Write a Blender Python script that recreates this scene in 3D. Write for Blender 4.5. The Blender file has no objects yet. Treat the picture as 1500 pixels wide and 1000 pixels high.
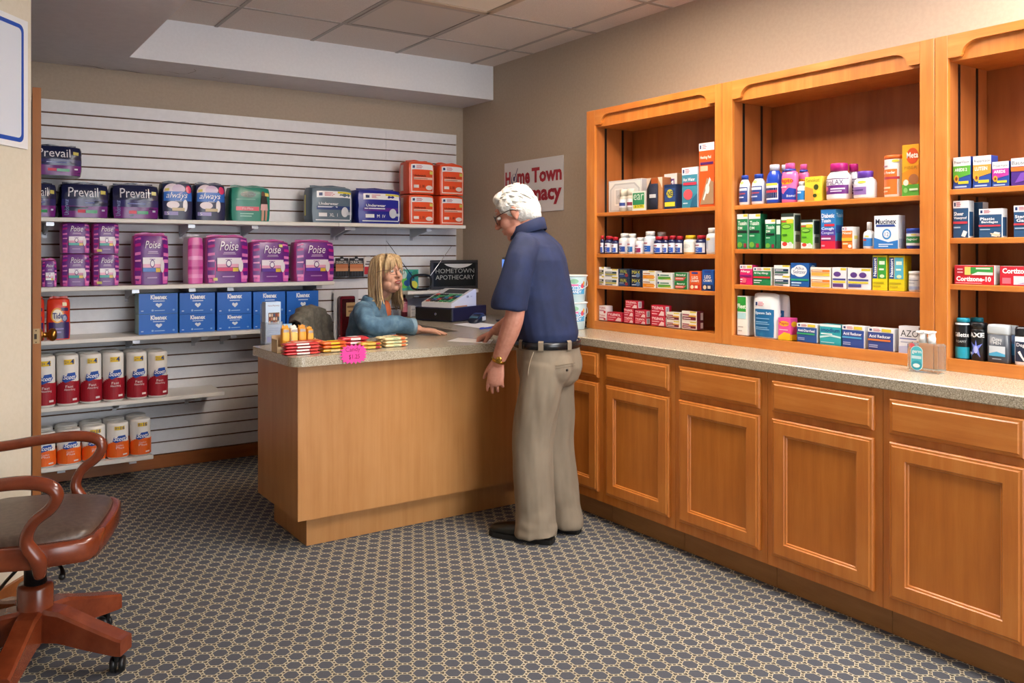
import bpy, math, random
from mathutils import Vector, Matrix, noise
random.seed(7)
PI = math.pi
SC = bpy.context.scene
COL = SC.collection
# ------------------------------------------------------------------ camera (levelled, shifted lens)
CX, CY, CZ = -3.4441, -5.2081, 1.3447
YAW, FPX, PPX, PPY = -0.5513, 1196.23, 638.7, 367.8 - 1.3
cam = bpy.data.cameras.new('camera'); camo = bpy.data.objects.new('camera', cam); COL.objects.link(camo)
cam.sensor_width = 36.0; cam.lens = 36.0 * FPX / 1500
cam.shift_x = (750 - PPX) / 1500; cam.shift_y = -(500 - PPY) / 1500
cam.clip_start = 0.05
camo.location = (CX, CY, CZ); camo.rotation_euler = (PI / 2, 0, YAW)
SC.camera = camo
FW = Vector((-math.sin(YAW), math.cos(YAW), 0)); RT = Vector((math.cos(YAW), math.sin(YAW), 0))
def onp(x, y, ax, v):
    """photograph pixel -> point on the plane axis = v (used to survey the room)"""
    r = FW + RT * ((x - PPX) / FPX) + Vector((0, 0, (PPY - y) / FPX))
    c = Vector((CX, CY, CZ)); i = 'XYZ'.index(ax)
    return c + r * ((v - c[i]) / r[i])
# ------------------------------------------------------------------ materials
def lin(h):
    h = h.lstrip('#'); o = []
    for i in (0, 2, 4):
        c = int(h[i:i + 2], 16) / 255
        o.append(c / 12.92 if c <= .04045 else ((c + .055) / 1.055) ** 2.4)
    return (o[0], o[1], o[2], 1)
MC = {}
def mat(h, rough=.45, metal=0, spec=.5, trans=0, emit=0, alpha=1, coat=0):
    k = (h, rough, metal, spec, trans, emit, alpha, coat)
    if k in MC: return MC[k]
    m = bpy.data.materials.new('paint_' + h.lstrip('#')); m.use_nodes = True
    b = m.node_tree.nodes['Principled BSDF']
    b.inputs['Base Color'].default_value = lin(h); b.inputs['Roughness'].default_value = rough
    b.inputs['Metallic'].default_value = metal; b.inputs['Specular IOR Level'].default_value = spec
    b.inputs['Transmission Weight'].default_value = trans; b.inputs['IOR'].default_value = 1.12 if trans else 1.5; b.inputs['Alpha'].default_value = alpha
    b.inputs['Coat Weight'].default_value = coat
    if emit:
        b.inputs['Emission Color'].default_value = lin(h); b.inputs['Emission Strength'].default_value = emit
    MC[k] = m; return m
class NT:
    def __init__(s, name, rough=.5):
        s.m = bpy.data.materials.new(name); s.m.use_nodes = True
        s.t = s.m.node_tree; s.b = s.t.nodes['Principled BSDF']; s.b.inputs['Roughness'].default_value = rough
    def n(s, typ, **kw):
        nd = s.t.nodes.new(typ)
        for k, v in kw.items(): setattr(nd, k, v)
        return nd
    def l(s, a, b): s.t.links.new(a, b)
    def val(s, sock, v):
        if isinstance(v, (int, float)): sock.default_value = v
        else: s.l(v, sock)
    def math(s, op, a, b=0, c=0):
        nd = s.n('ShaderNodeMath', operation=op)
        s.val(nd.inputs[0], a); s.val(nd.inputs[1], b); s.val(nd.inputs[2], c)
        return nd.outputs[0]
    def coord(s, scale=(1, 1, 1), kind='Object'):
        tc = s.n('ShaderNodeTexCoord'); mp = s.n('ShaderNodeMapping'); mp.inputs['Scale'].default_value = scale
        s.l(tc.outputs[kind], mp.inputs['Vector']); return mp.outputs[0]
    def noise(s, vec, sc, detail=4, rough=.55):
        nd = s.n('ShaderNodeTexNoise'); nd.inputs['Scale'].default_value = sc; nd.inputs['Detail'].default_value = detail
        nd.inputs['Roughness'].default_value = rough; s.l(vec, nd.inputs['Vector']); return nd.outputs['Fac']
    def ramp(s, fac, stops):
        nd = s.n('ShaderNodeValToRGB'); r = nd.color_ramp
        while len(r.elements) < len(stops): r.elements.new(.5)
        for e, (p, h) in zip(r.elements, stops): e.position = p; e.color = lin(h)
        s.l(fac, nd.inputs[0]); return nd.outputs[0]
    def base(s, c): s.l(c, s.b.inputs['Base Color'])
    def bump(s, h, strength=.2, dist=.002):
        nd = s.n('ShaderNodeBump'); nd.inputs['Strength'].default_value = strength; nd.inputs['Distance'].default_value = dist
        s.l(h, nd.inputs['Height']); s.l(nd.outputs[0], s.b.inputs['Normal'])
    def mix(s, f, a, b):
        nd = s.n('ShaderNodeMix', data_type='RGBA')
        s.val(nd.inputs['Factor'], f)
        for k, v in ((6, a), (7, b)):
            if isinstance(v, str): nd.inputs[k].default_value = lin(v)
            else: s.l(v, nd.inputs[k])
        return nd.outputs[2]
def wood(name, dark, mid, light, scale=(14, 14, 1.1), rough=.35, world=True):
    w = NT(name, rough); v = w.coord(scale)
    f = w.noise(v, 2.2, 6, .6); f2 = w.noise(w.coord((2, 2, 1.3)), 3, 3)
    g = w.math('ADD', w.math('MULTIPLY', f, .62), w.math('MULTIPLY', f2, .38))
    w.base(w.ramp(g, [(.3, dark), (.5, mid), (.72, light)])); w.bump(f, .06, .001)
    w.b.inputs['Coat Weight'].default_value = .25; w.b.inputs['Coat Roughness'].default_value = .25
    return w.m
M = {}
M['maple'] = wood('maple_wood', 'b56424', 'c97930', 'd88f46')
M['maple_h'] = wood('maple_wood_rail', 'b56424', 'c97930', 'd88f46', (14, 1.1, 14))
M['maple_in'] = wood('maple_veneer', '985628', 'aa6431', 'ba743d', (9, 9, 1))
M['maple_panel'] = wood('maple_panel', 'a95e1c', 'be7026', 'cb8034')
M['beech'] = wood('beech_laminate', 'ad7740', 'b9834b', 'c38f58', (16, 16, .8), .42)
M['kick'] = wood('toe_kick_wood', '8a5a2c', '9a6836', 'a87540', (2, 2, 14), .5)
M['basew'] = wood('baseboard_wood', '7d431a', '935423', 'a4612c', (1.2, 14, 14), .4)
M['doorw'] = wood('door_wood', '96592a', 'a5662f', 'b27339', (14, 14, 1), .4)
M['cherry'] = wood('cherry_wood', '5a2412', '72321a', '8a4426', (5, 5, 5), .22)
def flat_noise(name, a, b, sc=300, rough=.8, bump=.15, lo=.4, hi=.6):
    w = NT(name, rough); f = w.noise(w.coord(), sc, 3)
    w.base(w.ramp(f, [(lo, a), (hi, b)]))
    if bump: w.bump(f, bump, .001)
    return w.m
M['wall'] = flat_noise('beige_wall_paint', 'ad9e8d', 'b1a291', 60, .8, .05)
M['wall2'] = flat_noise('cream_wall_paint', 'd6cfbd', 'd9d2c1', 60, .7, .05)
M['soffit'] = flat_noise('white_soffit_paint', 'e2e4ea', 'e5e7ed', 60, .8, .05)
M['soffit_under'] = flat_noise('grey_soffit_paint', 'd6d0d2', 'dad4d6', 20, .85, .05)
M['tile'] = flat_noise('ceiling_tile', 'd6cbc4', 'e4dad3', 260, .95, .4)
M['grid'] = mat('aba39d', .6)
M['slat'] = flat_noise('white_slatwall', 'e2e3e8', 'e6e7ec', 30, .45, 0)
M['groove'] = mat('5e3d25', .7)
M['shelfw'] = mat('dedcd6', .4)
def laminate():
    w = NT('speckled_laminate', .22); v = w.coord()
    f = w.noise(v, 260, 2, .8); g = w.noise(v, 150, 3, .7)
    w.base(w.mix(w.math('GREATER_THAN', g, .6), w.ramp(f, [(.35, '857a68'), (.5, 'b3a892'), (.66, 'd2c9b6')]), '8f8473'))
    return w.m
M['lam'] = laminate()
def carpet():
    w = NT('honeycomb_carpet', .95); s = .0594
    tc = w.n('ShaderNodeTexCoord'); sp = w.n('ShaderNodeSeparateXYZ'); w.l(tc.outputs['Object'], sp.inputs[0])
    wob = w.noise(tc.outputs['Object'], 90, 2)
    x = w.math('ADD', sp.outputs[0], 2.034 + .0006); x = w.math('ADD', x, w.math('MULTIPLY', w.math('SUBTRACT', wob, .5), .004))
    y = w.math('ADD', sp.outputs[1], 2.815)
    sy = s * math.sqrt(3)
    def cell(ox, oy):
        a = w.math('SUBTRACT', w.math('FLOORED_MODULO', w.math('ADD', x, s / 2 + ox), s), s / 2)
        b = w.math('SUBTRACT', w.math('FLOORED_MODULO', w.math('ADD', y, sy / 2 + oy), sy), sy / 2)
        return w.math('ABSOLUTE', a), w.math('ABSOLUTE', b)
    a1, b1 = cell(0, 0); a2, b2 = cell(s / 2, sy / 2)
    l1 = w.math('ADD', w.math('MULTIPLY', a1, a1), w.math('MULTIPLY', b1, b1))
    l2 = w.math('ADD', w.math('MULTIPLY', a2, a2), w.math('MULTIPLY', b2, b2))
    k = w.math('LESS_THAN', l1, l2); ik = w.math('SUBTRACT', 1, k)
    a = w.math('ADD', w.math('MULTIPLY', a1, k), w.math('MULTIPLY', a2, ik))
    b = w.math('ADD', w.math('MULTIPLY', b1, k), w.math('MULTIPLY', b2, ik))
    e1 = w.math('SUBTRACT', s / 2, a)                                            # distance to the edge across x
    e2 = w.math('SUBTRACT', s / 2, w.math('ADD', w.math('MULTIPLY', a, .5), w.math('MULTIPLY', b, .8660254)))
    e3 = w.math('SUBTRACT', s / 2, w.math('ABSOLUTE', w.math('SUBTRACT', w.math('MULTIPLY', a, .5), w.math('MULTIPLY', b, .8660254))))
    d = w.math('MINIMUM', e1, e2); d2 = w.math('MINIMUM', w.math('MAXIMUM', e1, e2), e3)
    line = w.math('LESS_THAN', w.math('ABSOLUTE', w.math('SUBTRACT', d, .0052)), .0014)
    knot = w.math('MULTIPLY', w.math('LESS_THAN', d, .0052), w.math('MULTIPLY', w.math('LESS_THAN', d2, .0115), w.math('GREATER_THAN', d2, .0072)))
    pat = w.math('MAXIMUM', line, knot)
    ins = w.math('LESS_THAN', d, .005)
    fz = w.noise(tc.outputs['Object'], 700, 2, .7)
    pat = w.math('MULTIPLY', pat, w.math('MULTIPLY_ADD', fz, 1.1, .3)); pat = w.math('MINIMUM', pat, 1)
    big = w.noise(tc.outputs['Object'], 5, 2)
    ground = w.mix(ins, w.ramp(fz, [(.35, '3b3e46'), (.65, '595d66')]), w.ramp(fz, [(.35, '3a3733'), (.65, '5a544b')]))
    w.base(w.mix(pat, ground, w.ramp(big, [(.4, 'c3b89b'), (.6, 'cec4a9')]))); w.bump(fz, .5, .003)
    return w.m
M['carpet'] = carpet()
M['chrome'] = mat('c8ccd2', .2, 1); M['brass'] = mat('a87a3c', .28, 1); M['black'] = mat('101114', .4)
M['plastic_clear'] = mat('e8eef2', .1, 0, .5, .85)
M['skin_man'] = flat_noise('skin_man', 'bb7d68', 'c88c76', 45, .55, .1, .35, .65)
M['skin_woman'] = flat_noise('skin_woman', 'd4a28c', 'daaa94', 45, .5, .08, .35, .65)
# ------------------------------------------------------------------ objects
def tag(o, label=None, cat=None, group=None, kind=None):
    if label: o['label'] = label
    if cat: o['category'] = cat
    if group: o['group'] = group
    if kind: o['kind'] = kind
    return o
def empty(name, loc=(0, 0, 0), rz=0):
    o = bpy.data.objects.new(name, None); COL.objects.link(o); o.location = loc; o.rotation_euler = (0, 0, rz)
    o.empty_display_size = .05; return o
class MB:
    """mesh collector"""
    def __init__(s): s.v = []; s.f = []; s.mi = []; s.ms = []; s.sm = []
    def slot(s, m):
        if isinstance(m, str): m = mat(m)
        if m not in s.ms: s.ms.append(m)
        return s.ms.index(m)
    def add(s, verts, faces, m, smooth=False):
        b = len(s.v); i = s.slot(m); s.v.extend([tuple(q) for q in verts])
        for f in faces: s.f.append([b + k for k in f]); s.mi.append(i); s.sm.append(smooth)
    def box(s, x0, y0, z0, x1, y1, z1, m, c=0):
        if c <= 0:
            v = [(x, y, z) for z in (z0, z1) for y in (y0, y1) for x in (x0, x1)]
            s.add(v, [(0, 2, 3, 1), (4, 5, 7, 6), (0, 1, 5, 4), (2, 6, 7, 3), (0, 4, 6, 2), (1, 3, 7, 5)], m); return
        L = ((x0, x1), (y0, y1), (z0, z1)); v = []; idx = {}
        for sx in (0, 1):
            for sy in (0, 1):
                for sz in (0, 1):
                    for ax in range(3):
                        p = []
                        for k, q in enumerate((sx, sy, sz)):
                            w = L[k][q]
                            if k != ax: w += c if q == 0 else -c
                            p.append(w)
                        idx[(sx, sy, sz, ax)] = len(v); v.append(p)
        F = []
        for ax in range(3):
            o = [k for k in range(3) if k != ax]
            for q in (0, 1):
                cs = []
                for a, b in ((0, 0), (1, 0), (1, 1), (0, 1)):
                    t = [0, 0, 0]; t[ax] = q; t[o[0]] = a; t[o[1]] = b; cs.append(idx[(*t, ax)])
                if (q == 0) != (ax == 1): cs.reverse()
                F.append(cs)
        for ax in range(3):
            o = [k for k in range(3) if k != ax]
            for a in (0, 1):
                for b in (0, 1):
                    t0 = [0, 0, 0]; t0[o[0]] = a; t0[o[1]] = b; t1 = list(t0); t1[ax] = 1
                    F.append([idx[(*t0, o[0])], idx[(*t1, o[0])], idx[(*t1, o[1])], idx[(*t0, o[1])]])
        for sx in (0, 1):
            for sy in (0, 1):
                for sz in (0, 1): F.append([idx[(sx, sy, sz, k)] for k in range(3)])
        s.add(v, F, m)
    def loft(s, rings, m, smooth=True, cap=True, closed=True):
        n = len(rings[0]); v = [p for r in rings for p in r]; F = []
        for i in range(len(rings) - 1):
            for j in range(n if closed else n - 1):
                k = (j + 1) % n
                F.append((i * n + j, i * n + k, (i + 1) * n + k, (i + 1) * n + j))
        if cap:
            F.append(tuple(range(n - 1, -1, -1))); F.append(tuple((len(rings) - 1) * n + j for j in range(n)))
        s.add(v, F, m, smooth)
    def lathe(s, prof, m, n=24, cx=0, cy=0, sy=1, smooth=True):
        R = [[(cx + r * math.cos(2 * PI * j / n), cy + sy * r * math.sin(2 * PI * j / n), z) for j in range(n)] for r, z in prof]
        s.loft(R, m, smooth)
    def tube(s, pts, m, n=12, sub=4, flat=None, smooth=True, blunt=False):
        """pts: (point, radius); Catmull-Rom through them with round ends"""
        P = [(Vector(p), r) for p, r in pts]; Q = []
        for i in range(len(P) - 1):
            a = P[max(i - 1, 0)]; b = P[i]; c = P[i + 1]; d = P[min(i + 2, len(P) - 1)]
            for k in range(sub):
                t = k / sub; w = [(-t + 2 * t * t - t ** 3) / 2, (2 - 5 * t * t + 3 * t ** 3) / 2, (t + 4 * t * t - 3 * t ** 3) / 2, (-t * t + t ** 3) / 2]
                Q.append((a[0] * w[0] + b[0] * w[1] + c[0] * w[2] + d[0] * w[3], b[1] + (c[1] - b[1]) * t))
        Q.append(P[-1]); rings = []
        up = None
        tang = [(Q[min(i + 1, len(Q) - 1)][0] - Q[max(i - 1, 0)][0]).normalized() for i in range(len(Q))]
        def ring(p, r, t, u):
            w = t.cross(u)
            fa, fb = flat if flat else (1, 1)
            return [p + (u * math.cos(2 * PI * j / n) * fa + w * math.sin(2 * PI * j / n) * fb) * r for j in range(n)]
        u = tang[0].orthogonal().normalized() if flat is None or len(flat) < 3 else Vector(flat[2])
        if flat and len(flat) > 2: up = Vector(flat[2]); flat = flat[:2]
        for i, (p, r) in enumerate(Q):
            t = tang[i]
            if up is not None: u = up
            u = (u - t * u.dot(t)).normalized()
            if i == 0:
                for q in (.0, .5, .85): rings.append(ring(p - t * r * .8 * math.cos(math.asin(max(q, .02))), r * max(q, .05), t, u))
            rings.append(ring(p, r, t, u))
            if i == len(Q) - 1:
                for q in (.85, .5, .0): rings.append(ring(p + t * (.001 if blunt else r * .8 * math.cos(math.asin(max(q, .02)))), r * max(q, .05), t, u))
        s.loft(rings, m, smooth)
    def ball(s, c, r, m, rx=None, ry=None, rz=None, n=16, mtx=None):
        rx = rx or r; ry = ry or r; rz = rz or r; R = []
        for i in range(n // 2 + 1):
            a = -PI / 2 + PI * (i + .02 * (i == 0) - .02 * (i == n // 2)) / (n // 2)
            ring = []
            for j in range(n):
                p = Vector((rx * math.cos(a) * math.cos(2 * PI * j / n), ry * math.cos(a) * math.sin(2 * PI * j / n), rz * math.sin(a))) + Vector(c)
                ring.append(mtx @ p if mtx else p)
            R.append(ring)
        s.loft(R, m)
    def prism(s, poly, m, f0, f1):
        """poly (list of 2-tuples) between mapping f0 and f1 (2d->3d)"""
        n = len(poly); v = [f0(*p) for p in poly] + [f1(*p) for p in poly]
        s.add(v, [tuple(range(n - 1, -1, -1)), tuple(range(n, 2 * n))] + [(j, (j + 1) % n, n + (j + 1) % n, n + j) for j in range(n)], m)
    def xf(s, mtx):
        s.v = [tuple(mtx @ Vector(q)) for q in s.v]; return s
    def mesh(s, name):
        me = bpy.data.meshes.new(name); me.from_pydata(s.v, [], s.f)
        for m in s.ms: me.materials.append(m)
        me.polygons.foreach_set('material_index', s.mi); me.polygons.foreach_set('use_smooth', s.sm)
        me.update(); return me
    def build(s, name, parent=None, loc=None, rz=0):
        o = bpy.data.objects.new(name, s.mesh(name)); COL.objects.link(o)
        if parent: o.parent = parent
        if loc is not None: o.location = loc
        o.rotation_euler = (0, 0, rz); return o
def fixn(o):
    import bmesh
    bm = bmesh.new(); bm.from_mesh(o.data); bmesh.ops.recalc_face_normals(bm, faces=bm.faces); bm.to_mesh(o.data); bm.free(); return o
def evaluated(me, mods):
    o = bpy.data.objects.new('work', me); COL.objects.link(o)
    for typ, kw in mods:
        md = o.modifiers.new(typ, typ)
        for k, v in kw.items(): setattr(md, k, v)
    dg = bpy.context.evaluated_depsgraph_get(); dg.update()
    r = bpy.data.meshes.new_from_object(o.evaluated_get(dg), depsgraph=dg)
    bpy.data.objects.remove(o); return r
def remesh(mb, name, m, vox=.006, it=4, parent=None, disp=None, fac=.5):
    me = mb.mesh('work')
    me = evaluated(me, [('REMESH', dict(mode='VOXEL', voxel_size=vox)), ('SMOOTH', dict(iterations=it, factor=fac))])
    me.name = name; me.materials.clear(); me.materials.append(m)
    if disp:
        nr = [Vector(v.normal) for v in me.vertices]
        for v, q in zip(me.vertices, nr): v.co = v.co + q * disp(v.co)
    me.polygons.foreach_set('use_smooth', [True] * len(me.polygons)); me.update()
    o = bpy.data.objects.new(name, me); COL.objects.link(o)
    if parent: o.parent = parent
    return o
# ------------------------------------------------------------------ lettering
TC = {}
def text2d(s, bold=0, shear=0):
    k = (s, bold, shear)
    if k in TC: return TC[k]
    cu = bpy.data.curves.new('lettering', 'FONT'); cu.body = s; cu.size = 1; cu.resolution_u = 2; cu.offset = bold; cu.shear = shear
    o = bpy.data.objects.new('lettering', cu); COL.objects.link(o)
    dg = bpy.context.evaluated_depsgraph_get(); dg.update()
    me = bpy.data.meshes.new_from_object(o.evaluated_get(dg), depsgraph=dg)
    v = [(q.co.x, q.co.y) for q in me.vertices]; f = [tuple(p.vertices) for p in me.polygons]
    bpy.data.objects.remove(o); bpy.data.meshes.remove(me); bpy.data.curves.remove(cu)
    x0 = min(a for a, b in v); x1 = max(a for a, b in v); y0 = min(b for a, b in v); y1 = max(b for a, b in v)
    TC[k] = ([((a - x0) / (x1 - x0), (b - y0) / (y1 - y0)) for a, b in v], f, (x1 - x0) / (y1 - y0)); return TC[k]
def prints(mb, S, W, H, items, rough=.42, toff=0):
    """items drawn on a surface S(u, v, off); u, v in 0..1"""
    for L, it in enumerate(items):
        off = .0006 + .0003 * L; k = it[0]
        if k in ('r', 'e'):
            _, u0, v0, u1, v1, c = it[:6]; m = mat(c, rough)
            if k == 'r':
                n = max(1, int(abs(u1 - u0) * 10)); q = max(1, int(abs(v1 - v0) * 8)); vs = []; fs = []
                for j in range(q + 1):
                    for i in range(n + 1): vs.append(S(u0 + (u1 - u0) * i / n, v0 + (v1 - v0) * j / q, off))
                for j in range(q):
                    for i in range(n): a = j * (n + 1) + i; fs.append((a, a + 1, a + n + 2, a + n + 1))
                mb.add(vs, fs, m, True)
            else:
                uc, vc, a, b = (u0 + u1) / 2, (v0 + v1) / 2, (u1 - u0) / 2, (v1 - v0) / 2
                vs = [S(uc, vc, off)] + [S(uc + a * t * math.cos(j * PI / 10), vc + b * t * math.sin(j * PI / 10), off) for t in (.5, 1) for j in range(20)]
                fs = [(0, 1 + j, 1 + (j + 1) % 20) for j in range(20)] + [(1 + j, 21 + j, 21 + (j + 1) % 20, 1 + (j + 1) % 20) for j in range(20)]
                mb.add(vs, fs, m, True)
        elif k == 'p':
            _, poly, c = it; lo = min(a for a, b in poly); hi = max(a for a, b in poly); n = max(1, int((hi - lo) / .07))
            for j in range(n):                                   # strips, so that the print follows a curved surface
                q = poly
                for sg, e in ((1, lo + (hi - lo) * j / n), (-1, lo + (hi - lo) * (j + 1) / n)):
                    r = []
                    for (a0, b0), (a1, b1) in zip(q, q[1:] + q[:1]):
                        i0, i1 = sg * (a0 - e) >= -1e-9, sg * (a1 - e) >= -1e-9
                        if i0: r.append((a0, b0))
                        if i0 != i1: t = (e - a0) / (a1 - a0); r.append((e, b0 + (b1 - b0) * t))
                    q = r
                    if len(q) < 3: break
                if len(q) >= 3: mb.add([S(a, b, off) for a, b in q], [tuple(range(len(q)))], mat(c, rough))
        elif k == 't':
            _, u0, v0, u1, v1, c, s = it[:7]; st = it[7] if len(it) > 7 else ''
            off += toff; vs, fs, asp = text2d(s, .02 if 'b' in st else (.04 if 'B' in st else 0), .3 if 'i' in st else 0)
            w, h = (u1 - u0) * W, (v1 - v0) * H
            if 'V' in st:                                    # reads upwards
                tw, th = h, w
                mb.add([S(u1 - (u1 - u0) * b, v0 + (v1 - v0) * a, off) for a, b in vs], fs, mat(c, rough)); continue
            tw, th = w, h; r = tw / th / asp
            if r > 1.35: tw = th * asp * 1.35
            elif r < .7: th = tw / asp / .7
            du, dv = tw / W, th / H; ua, va = (u0 + u1 - du) / 2, (v0 + v1 - dv) / 2
            if 'l' in st: ua = u0
            mb.add([S(ua + du * a, va + dv * b, off) for a, b in vs], fs, mat(c, rough))
# ================================================================== THE ROOM
def struct(name, mb): return tag(fixn(mb.build(name)), kind='structure')
ZC, ZS, YS, XS = 2.672, 2.43, -.396, -2.508
mb = MB(); mb.box(-6.5, -8, -.05, .12, .12, 0, M['carpet']); struct('floor', mb)
mb = MB(); mb.box(-6.5, 0, 0, .12, .12, 2.9, M['wall']); struct('wall_back', mb)
mb = MB(); mb.box(0, -8, 0, .12, 0, 2.9, M['wall']); struct('wall_right', mb)
mb = MB(); mb.box(-6.5, -8, ZC, 0, 0, ZC + .06, M['tile'])
x0 = -.1882
struct('ceiling', mb)
mb = MB()                                                   # T-bar grid of the dropped ceiling
for k in range(4): mb.box(x0 - .61 * k - .011, -8, ZC - .004, x0 - .61 * k + .011, YS, ZC + .002, M['grid'])
for k in range(12): mb.box(XS, -.858 - .61 * k - .011, ZC - .0045, 0, -.858 - .61 * k + .011, ZC + .002, M['grid'])
struct('trim_1', mb)
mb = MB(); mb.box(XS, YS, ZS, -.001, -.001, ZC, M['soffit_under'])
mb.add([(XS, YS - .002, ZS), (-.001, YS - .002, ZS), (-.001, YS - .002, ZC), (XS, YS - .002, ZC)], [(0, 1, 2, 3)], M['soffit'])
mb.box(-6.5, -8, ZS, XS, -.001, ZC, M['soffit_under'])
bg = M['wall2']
mb.add([(XS + .001, YS - .004, ZS + .01), (-2.30, YS - .004, ZC), (XS + .001, YS - .004, ZC)], [(0, 1, 2)], bg)  # yellowish light spill on the white soffit face, painted as a cream triangle
st = mat('776352', .9)                                       # old water stains under the soffit
def stain(px, r):
    P = [onp(x, y, 'Z', ZS - .0012) for x, y in px]; v = []; f = []
    for i, p in enumerate(P):
        t = (P[min(i + 1, len(P) - 1)] - P[max(i - 1, 0)]).normalized(); nn = Vector((-t.y, t.x, 0))
        q = r * (.25 + random.random()) * (0.3 if i in (0, len(P) - 1) else 1); v += [p + nn * q, p - nn * q]
        if i: f.append((2 * i - 2, 2 * i - 1, 2 * i + 1, 2 * i))
    mb.add(v, f, st)
stain([(100, 92), (118, 95), (140, 98), (160, 103), (178, 102), (205, 107), (225, 110), (240, 109)], .006)
stain([(243, 104), (262, 108), (275, 108), (287, 104), (284, 101)], .005)
stain([(312, 113), (320, 115), (328, 113)], .006)
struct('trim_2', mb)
# beige partition at the left, cut off by the frame, with its baseboard
WD = Vector((.64, .768, 0)); WN = Vector((-.768, .64, 0)); W0 = Vector((-3.118, -1.63, 0))
def slab(a, b, t0, t1, z0, z1, m, mb):
    P = [W0 + WD * a + WN * t0, W0 + WD * b + WN * t0, W0 + WD * b + WN * t1, W0 + WD * a + WN * t1]
    v = [p + Vector((0, 0, z)) for z in (z0, z1) for p in P]
    mb.add(v, [(0, 3, 2, 1), (4, 5, 6, 7), (0, 1, 5, 4), (1, 2, 6, 5), (2, 3, 7, 6), (3, 0, 4, 7)], m)
mb = MB(); slab(-3, 0, 0, .1, 0, ZS, M['wall2'], mb); struct('wall_left', mb)
mb = MB(); slab(-3, .004, -.014, -.001, 0, .085, M['basew'], mb); slab(-3, .004, -.020, -.014, 0, .02, M['basew'], mb); struct('baseboard_left', mb)
mb = MB(); mb.box(-6.5, -.024, 0, -.02, -.001, .082, M['basew'], .003); struct('baseboard_back', mb)
# the opened wooden door, seen along its edge
DE = Vector((-3.075, -1.40, 0)); dd = Vector((.05, 1.0, 0)).normalized(); dn = Vector((dd.y, -dd.x, 0))
ray = (DE - Vector((CX, CY, 0))).normalized(); dd = (ray + Vector((-.02, 0, 0))).normalized(); dn = Vector((dd.y, -dd.x, 0))
dw = .033
def doorpt(a, t, z): return DE + dd * a + dn * t + Vector((0, 0, z))
mb = MB()
v = [doorpt(a, t, z) for z in (.01, 2.03) for a, t in ((0, -dw / 2), (0, dw / 2), (.78, dw / 2), (.78, -dw / 2))]
mb.add(v, [(0, 3, 2, 1), (4, 5, 6, 7), (0, 1, 5, 4), (1, 2, 6, 5), (2, 3, 7, 6), (3, 0, 4, 7)], M['doorw'])
door = struct('door_1', mb)
zk = .985
mb = MB(); br = mat('b59a72', .35, .8)
v = [doorpt(-.0015, t, z) for t, z in ((-.014, zk - .033), (.011, zk - .033), (.011, zk + .03), (-.014, zk + .03))]; mb.add(v, [(0, 1, 2, 3)], br)
v = [doorpt(-.0025, t, z) for t, z in ((-.010, zk - .014), (.0, zk - .014), (.0, zk + .008), (-.010, zk + .008))]; mb.add(v, [(0, 1, 2, 3)], mat('3a2a1c', .6))
for zz in (.022, -.027):
    mb.add([doorpt(-.0025, -.003 + .003 * math.cos(k * PI / 4), zk + zz + .003 * math.sin(k * PI / 4)) for k in range(8)], [tuple(range(8))], mat('5a4228', .6))
mb.build('latch_plate', door)
mb = MB(); R = []
for r, a in ((.026, 0), (.026, .006), (.012, .008), (.011, .026), (.018, .029), (.026, .037), (.0285, .046), (.025, .056), (.014, .062), (.001, .063)):
    c = doorpt(.045, dw / 2 + a, zk - .002)
    R.append([c + (dd * math.cos(2 * PI * j / 20) + Vector((0, 0, 1)) * math.sin(2 * PI * j / 20)) * r for j in range(20)])
mb.loft(R, M['brass']); fixn(mb.build('doorknob', door))
# whiteboard notice with blue border on the partition
mb = MB()
sa = -.36
def wallpt(a, z, o): return W0 + WD * a - WN * o + Vector((0, 0, z))
def wquad(a0, z0, a1, z1, o, m): mb.add([wallpt(a0, z0, o), wallpt(a1, z0, o), wallpt(a1, z1, o), wallpt(a0, z1, o)], [(0, 1, 2, 3)], mat(m, .4))
sz0, sz1, e1 = 1.738, 2.235, -.032
v = [wallpt(a, z, o) for o in (.001, .009) for a, z in ((-.9, sz0), (e1, sz0), (e1, sz1), (-.9, sz1))]
mb.add(v, [(0, 3, 2, 1), (4, 5, 6, 7), (0, 1, 5, 4), (1, 2, 6, 5), (2, 3, 7, 6), (3, 0, 4, 7)], mat('e4e6ea', .4))
def rrect(a0, z0, a1, z1, r):
    P = []
    for cx, cz, s in ((a1 - r, z0 + r, -90), (a1 - r, z1 - r, 0), (a0 + r, z1 - r, 90), (a0 + r, z0 + r, 180)):
        for k in range(5): t = math.radians(s + 22.5 * k); P.append((cx + r * math.cos(t), cz + r * math.sin(t)))
    return P
mb.add([wallpt(a, z, .0095) for a, z in rrect(-.88, sz0 + .022, e1 - .026, sz1 - .022, .025)], [tuple(range(20))], mat('1c4fb4', .4))
mb.add([wallpt(a, z, .0100) for a, z in rrect(-.862, sz0 + .038, e1 - .041, sz1 - .038, .018)], [tuple(range(20))], mat('d5dce9', .3))
tag(mb.build('notice_board'), 'white notice board with a rounded blue border line on the cream partition', 'sign')
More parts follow.
